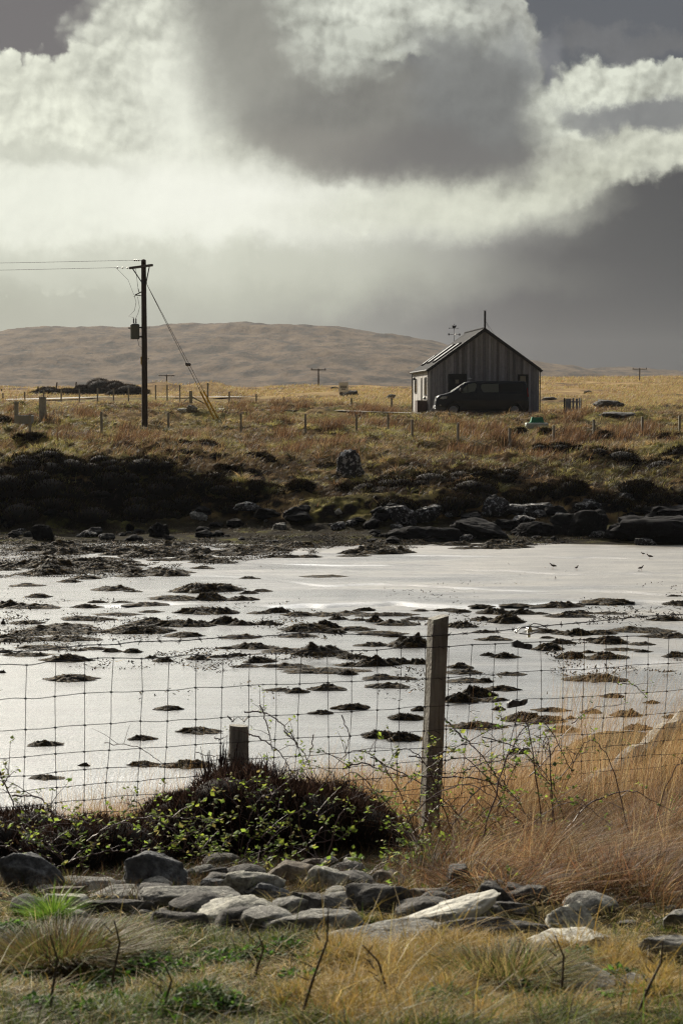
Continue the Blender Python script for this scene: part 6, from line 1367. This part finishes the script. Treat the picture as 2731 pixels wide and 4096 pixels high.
bramble('bare canes rising in front of the net right of the short post', [[q5(1140, 845), q5(1220, 880), q5(1290, 940), q5(1340, 1030)], [q5(1190, 710), q5(1215, 770), q5(1240, 860), q5(1250, 920)], [q5(1120, 745), q5(1210, 745), q5(1300, 810), q5(1360, 890), q5(1400, 990)], [q5(1300, 830), q5(1340, 870), q5(1390, 930), q5(1430, 1010)], [q5(1440, 845), q5(1420, 930), q5(1395, 1000)], [q5(1568, 760), q5(1600, 860), q5(1580, 960)]], 9.9, .25, .0036, .45, seed=11, size=.018)
bramble('two thin bare canes hooked left of the short post', [[q5(480, 888), q5(620, 905), q5(700, 945), q5(760, 990), q5(800, 1000)], [q5(980, 860), q5(1010, 868), q5(1045, 852)], [q5(900, 930), q5(970, 945), q5(1045, 938)]], 9.8, .0, .003, .15, seed=12)
bramble('thin wiry canes in front of the net above the tawny grass at right', [[q8(860, 120), q8(950, 30), q8(1010, -60), q8(1100, -150)], [q8(1050, -120), q8(1150, -190), q8(1300, -210)], [q8(1240, -310), q8(1330, -300), q8(1400, -240)], [q8(1000, 130), q8(1080, 30), q8(1130, 0)], [q8(560, 100), q8(640, 60), q8(760, 40), q8(900, -60), q8(950, -100)]], 9.9, .2, .003, .3, seed=13, size=.016)
bramble('small bramble sprig with bright leaves in front of the lower joiner', [[q8(740, 190), q8(745, 90), q8(740, -20), q8(735, -120), q8(720, -200)]], 10.0, 1.1, .003, .4, seed=14, size=.024, wts=(.5, .3, .1, .1))
bramble('low bramble sprouts among the stones below the long whitish stone', [[q8(700, 760), q8(740, 700), q8(760, 680)], [q8(760, 760), q8(790, 720), q8(830, 715)], [q8(210, 720), q8(250, 700), q8(280, 690)], [q8(950, 760), q8(920, 830), q8(900, 860)]], 7.6, 1.4, .0022, 1.0, seed=15, size=.022, wts=(.3, .5, .1, .1))
def thicket():
    r = random.Random(77); ST_ = []
    for i in range(24):
        u0 = r.uniform(395, 690); v0 = r.uniform(830, 880); du = r.uniform(-130, 130); h_ = r.uniform(40, 120)
        ST_.append([(u0, v0), (u0+du*.3, v0-h_*.75), (u0+du*.65, v0-h_), (u0+du, v0-h_*.55)])
    bramble('tangled thicket of bare bramble canes arching through the brown grass at right', ST_, 9.3, .25, .0036, .5, seed=21, size=.02, spread=.6)
    ST_ = []
    for i in range(9):
        u0 = r.uniform(150, 380); v0 = r.uniform(850, 872); du = r.uniform(-70, 90); h_ = r.uniform(40, 100)
        ST_.append([(u0, v0), (u0+du*.2, v0-h_*.6), (u0+du*.6, v0-h_), (u0+du, v0-h_*.8)])
    bramble('thin woody shoots rising through the black heather bush', ST_, 9.0, .35, .003, .8, seed=22, size=.02, spread=.25)
thicket()
# ------------------------------------------------------------------ birds
M_BW = mat('white_plumage', (.75, .74, .70), .8, var=.1); M_BD = mat('dark_plumage', (.06, .045, .035), .8, var=.2); M_BL = mat('orange_leg', (.45, .16, .05), .6, var=0)
def bird(pos, s_, rz, label, wings=False, group='waders on the far sand'):
    o = thing('bird', label, 'bird', pos, rz, group)
    g = MB(); P = [(-.11, 0, .085), (-.09, 0, .09), (-.05, 0, .10), (0, 0, .105), (.04, 0, .115), (.06, 0, .14), (.072, 0, .16), (.088, 0, .168), (.10, 0, .165)]
    g.tube([Vector(p)*s_ for p in P], [r_*s_ for r_ in (.006, .018, .032, .036, .026, .016, .019, .018, .008)], 10); g.build('body', M_BD if not wings else M_BW, o, True)
    g = MB(); g.tube([Vector((.10, 0, .164))*s_, Vector((.145, 0, .156))*s_], [.005*s_, .002*s_], 5); g.build('beak', M_BL, o)
    for y in (-.014, .014):
        g = MB(); g.tube([Vector((0, y, .075))*s_, Vector((.008, y, .04))*s_, Vector((0, y, .0))*s_, Vector((.02, y, .0))*s_], .003*s_, 4); g.build('leg', M_BL, o)
    for sd in (-1, 1):
        g = MB()
        if wings:
            A = [Vector(q)*s_ for q in ((.045, sd*.02, .12), (.05, sd*.10, .19), (.02, sd*.20, .27), (-.0, sd*.19, .25), (-.03, sd*.10, .165), (-.05, sd*.02, .115))]
        else: A = [Vector(q)*s_ for q in ((.04, sd*.030, .125), (-.0, sd*.036, .135), (-.12, sd*.010, .10), (-.13, sd*.008, .092), (-.05, sd*.034, .09), (.02, sd*.034, .098))]
        n = Vector((0, 0, .004*s_)) if wings else Vector((0, sd*.004*s_, 0)); g.add([a+n for a in A]+[a-n for a in A], [(0, 1, 2, 3, 4, 5), (11, 10, 9, 8, 7, 6)]+[(i, i+6, (i+1) % 6+6, (i+1) % 6) for i in range(6)]); g.build('wing', M_BD, o)
def B8(x, y): return ((2130+x*.3833)/4, (2200+y*.3833)/4)
for (x, y, s_, rz, lab) in ((205, 200, 1.0, 2.9, 'small dark wader, leftmost of the birds feeding on the far sand'), (452, 212, .85, .9, 'small upright wader right of the leftmost bird on the far sand'), (1122, 220, .95, .4, 'small dark wader by a sand ridge, right of the upright one'), (1142, 60, .7, 2.6, 'tiny wader farthest out on the far sand at right'), (1212, 95, 1.0, 3.0, 'small wader bending low beside the tiny farthest one')):
    g_ = ground(*B8(x, y), 20, 64, True); bird((g_.x, g_.y, max(0, float(sand_h(np.array([g_.x]), np.array([g_.y]))[0]))), s_*.8, rz, lab)
for u, rz, s_, lab in ((232.5, 1.2, .42, 'white bellied bird with spread wings, left of two above the short post'), (243.5, 1.9, .42, 'bird with wings raised in a V, right of two above the short post')):
    g_ = ground(u, 724.5, 16, 64, True); bird((g_.x, g_.y, 0.0), s_*1.0, rz, lab, True, 'two small birds landing on the near sand')
# ------------------------------------------------------------------ air
def haze():
    g = MB(); g.box(-4600, 4600, -30, 2700, -2.5, 100); m = bpy.data.materials.new('air'); m.use_nodes = True; t = NT(m.node_tree)
    v = t.n('ShaderNodeVolumePrincipled'); v.inputs['Density'].default_value = HAZE_D; v.inputs['Color'].default_value = (.80, .82, .84, 1); v.inputs['Anisotropy'].default_value = .2
    o = t.n('ShaderNodeOutputMaterial'); t.L(v.outputs[0], o.inputs['Volume']); tag(g.build('haze', m), kind='stuff')
HAZE_D = .00007
haze()
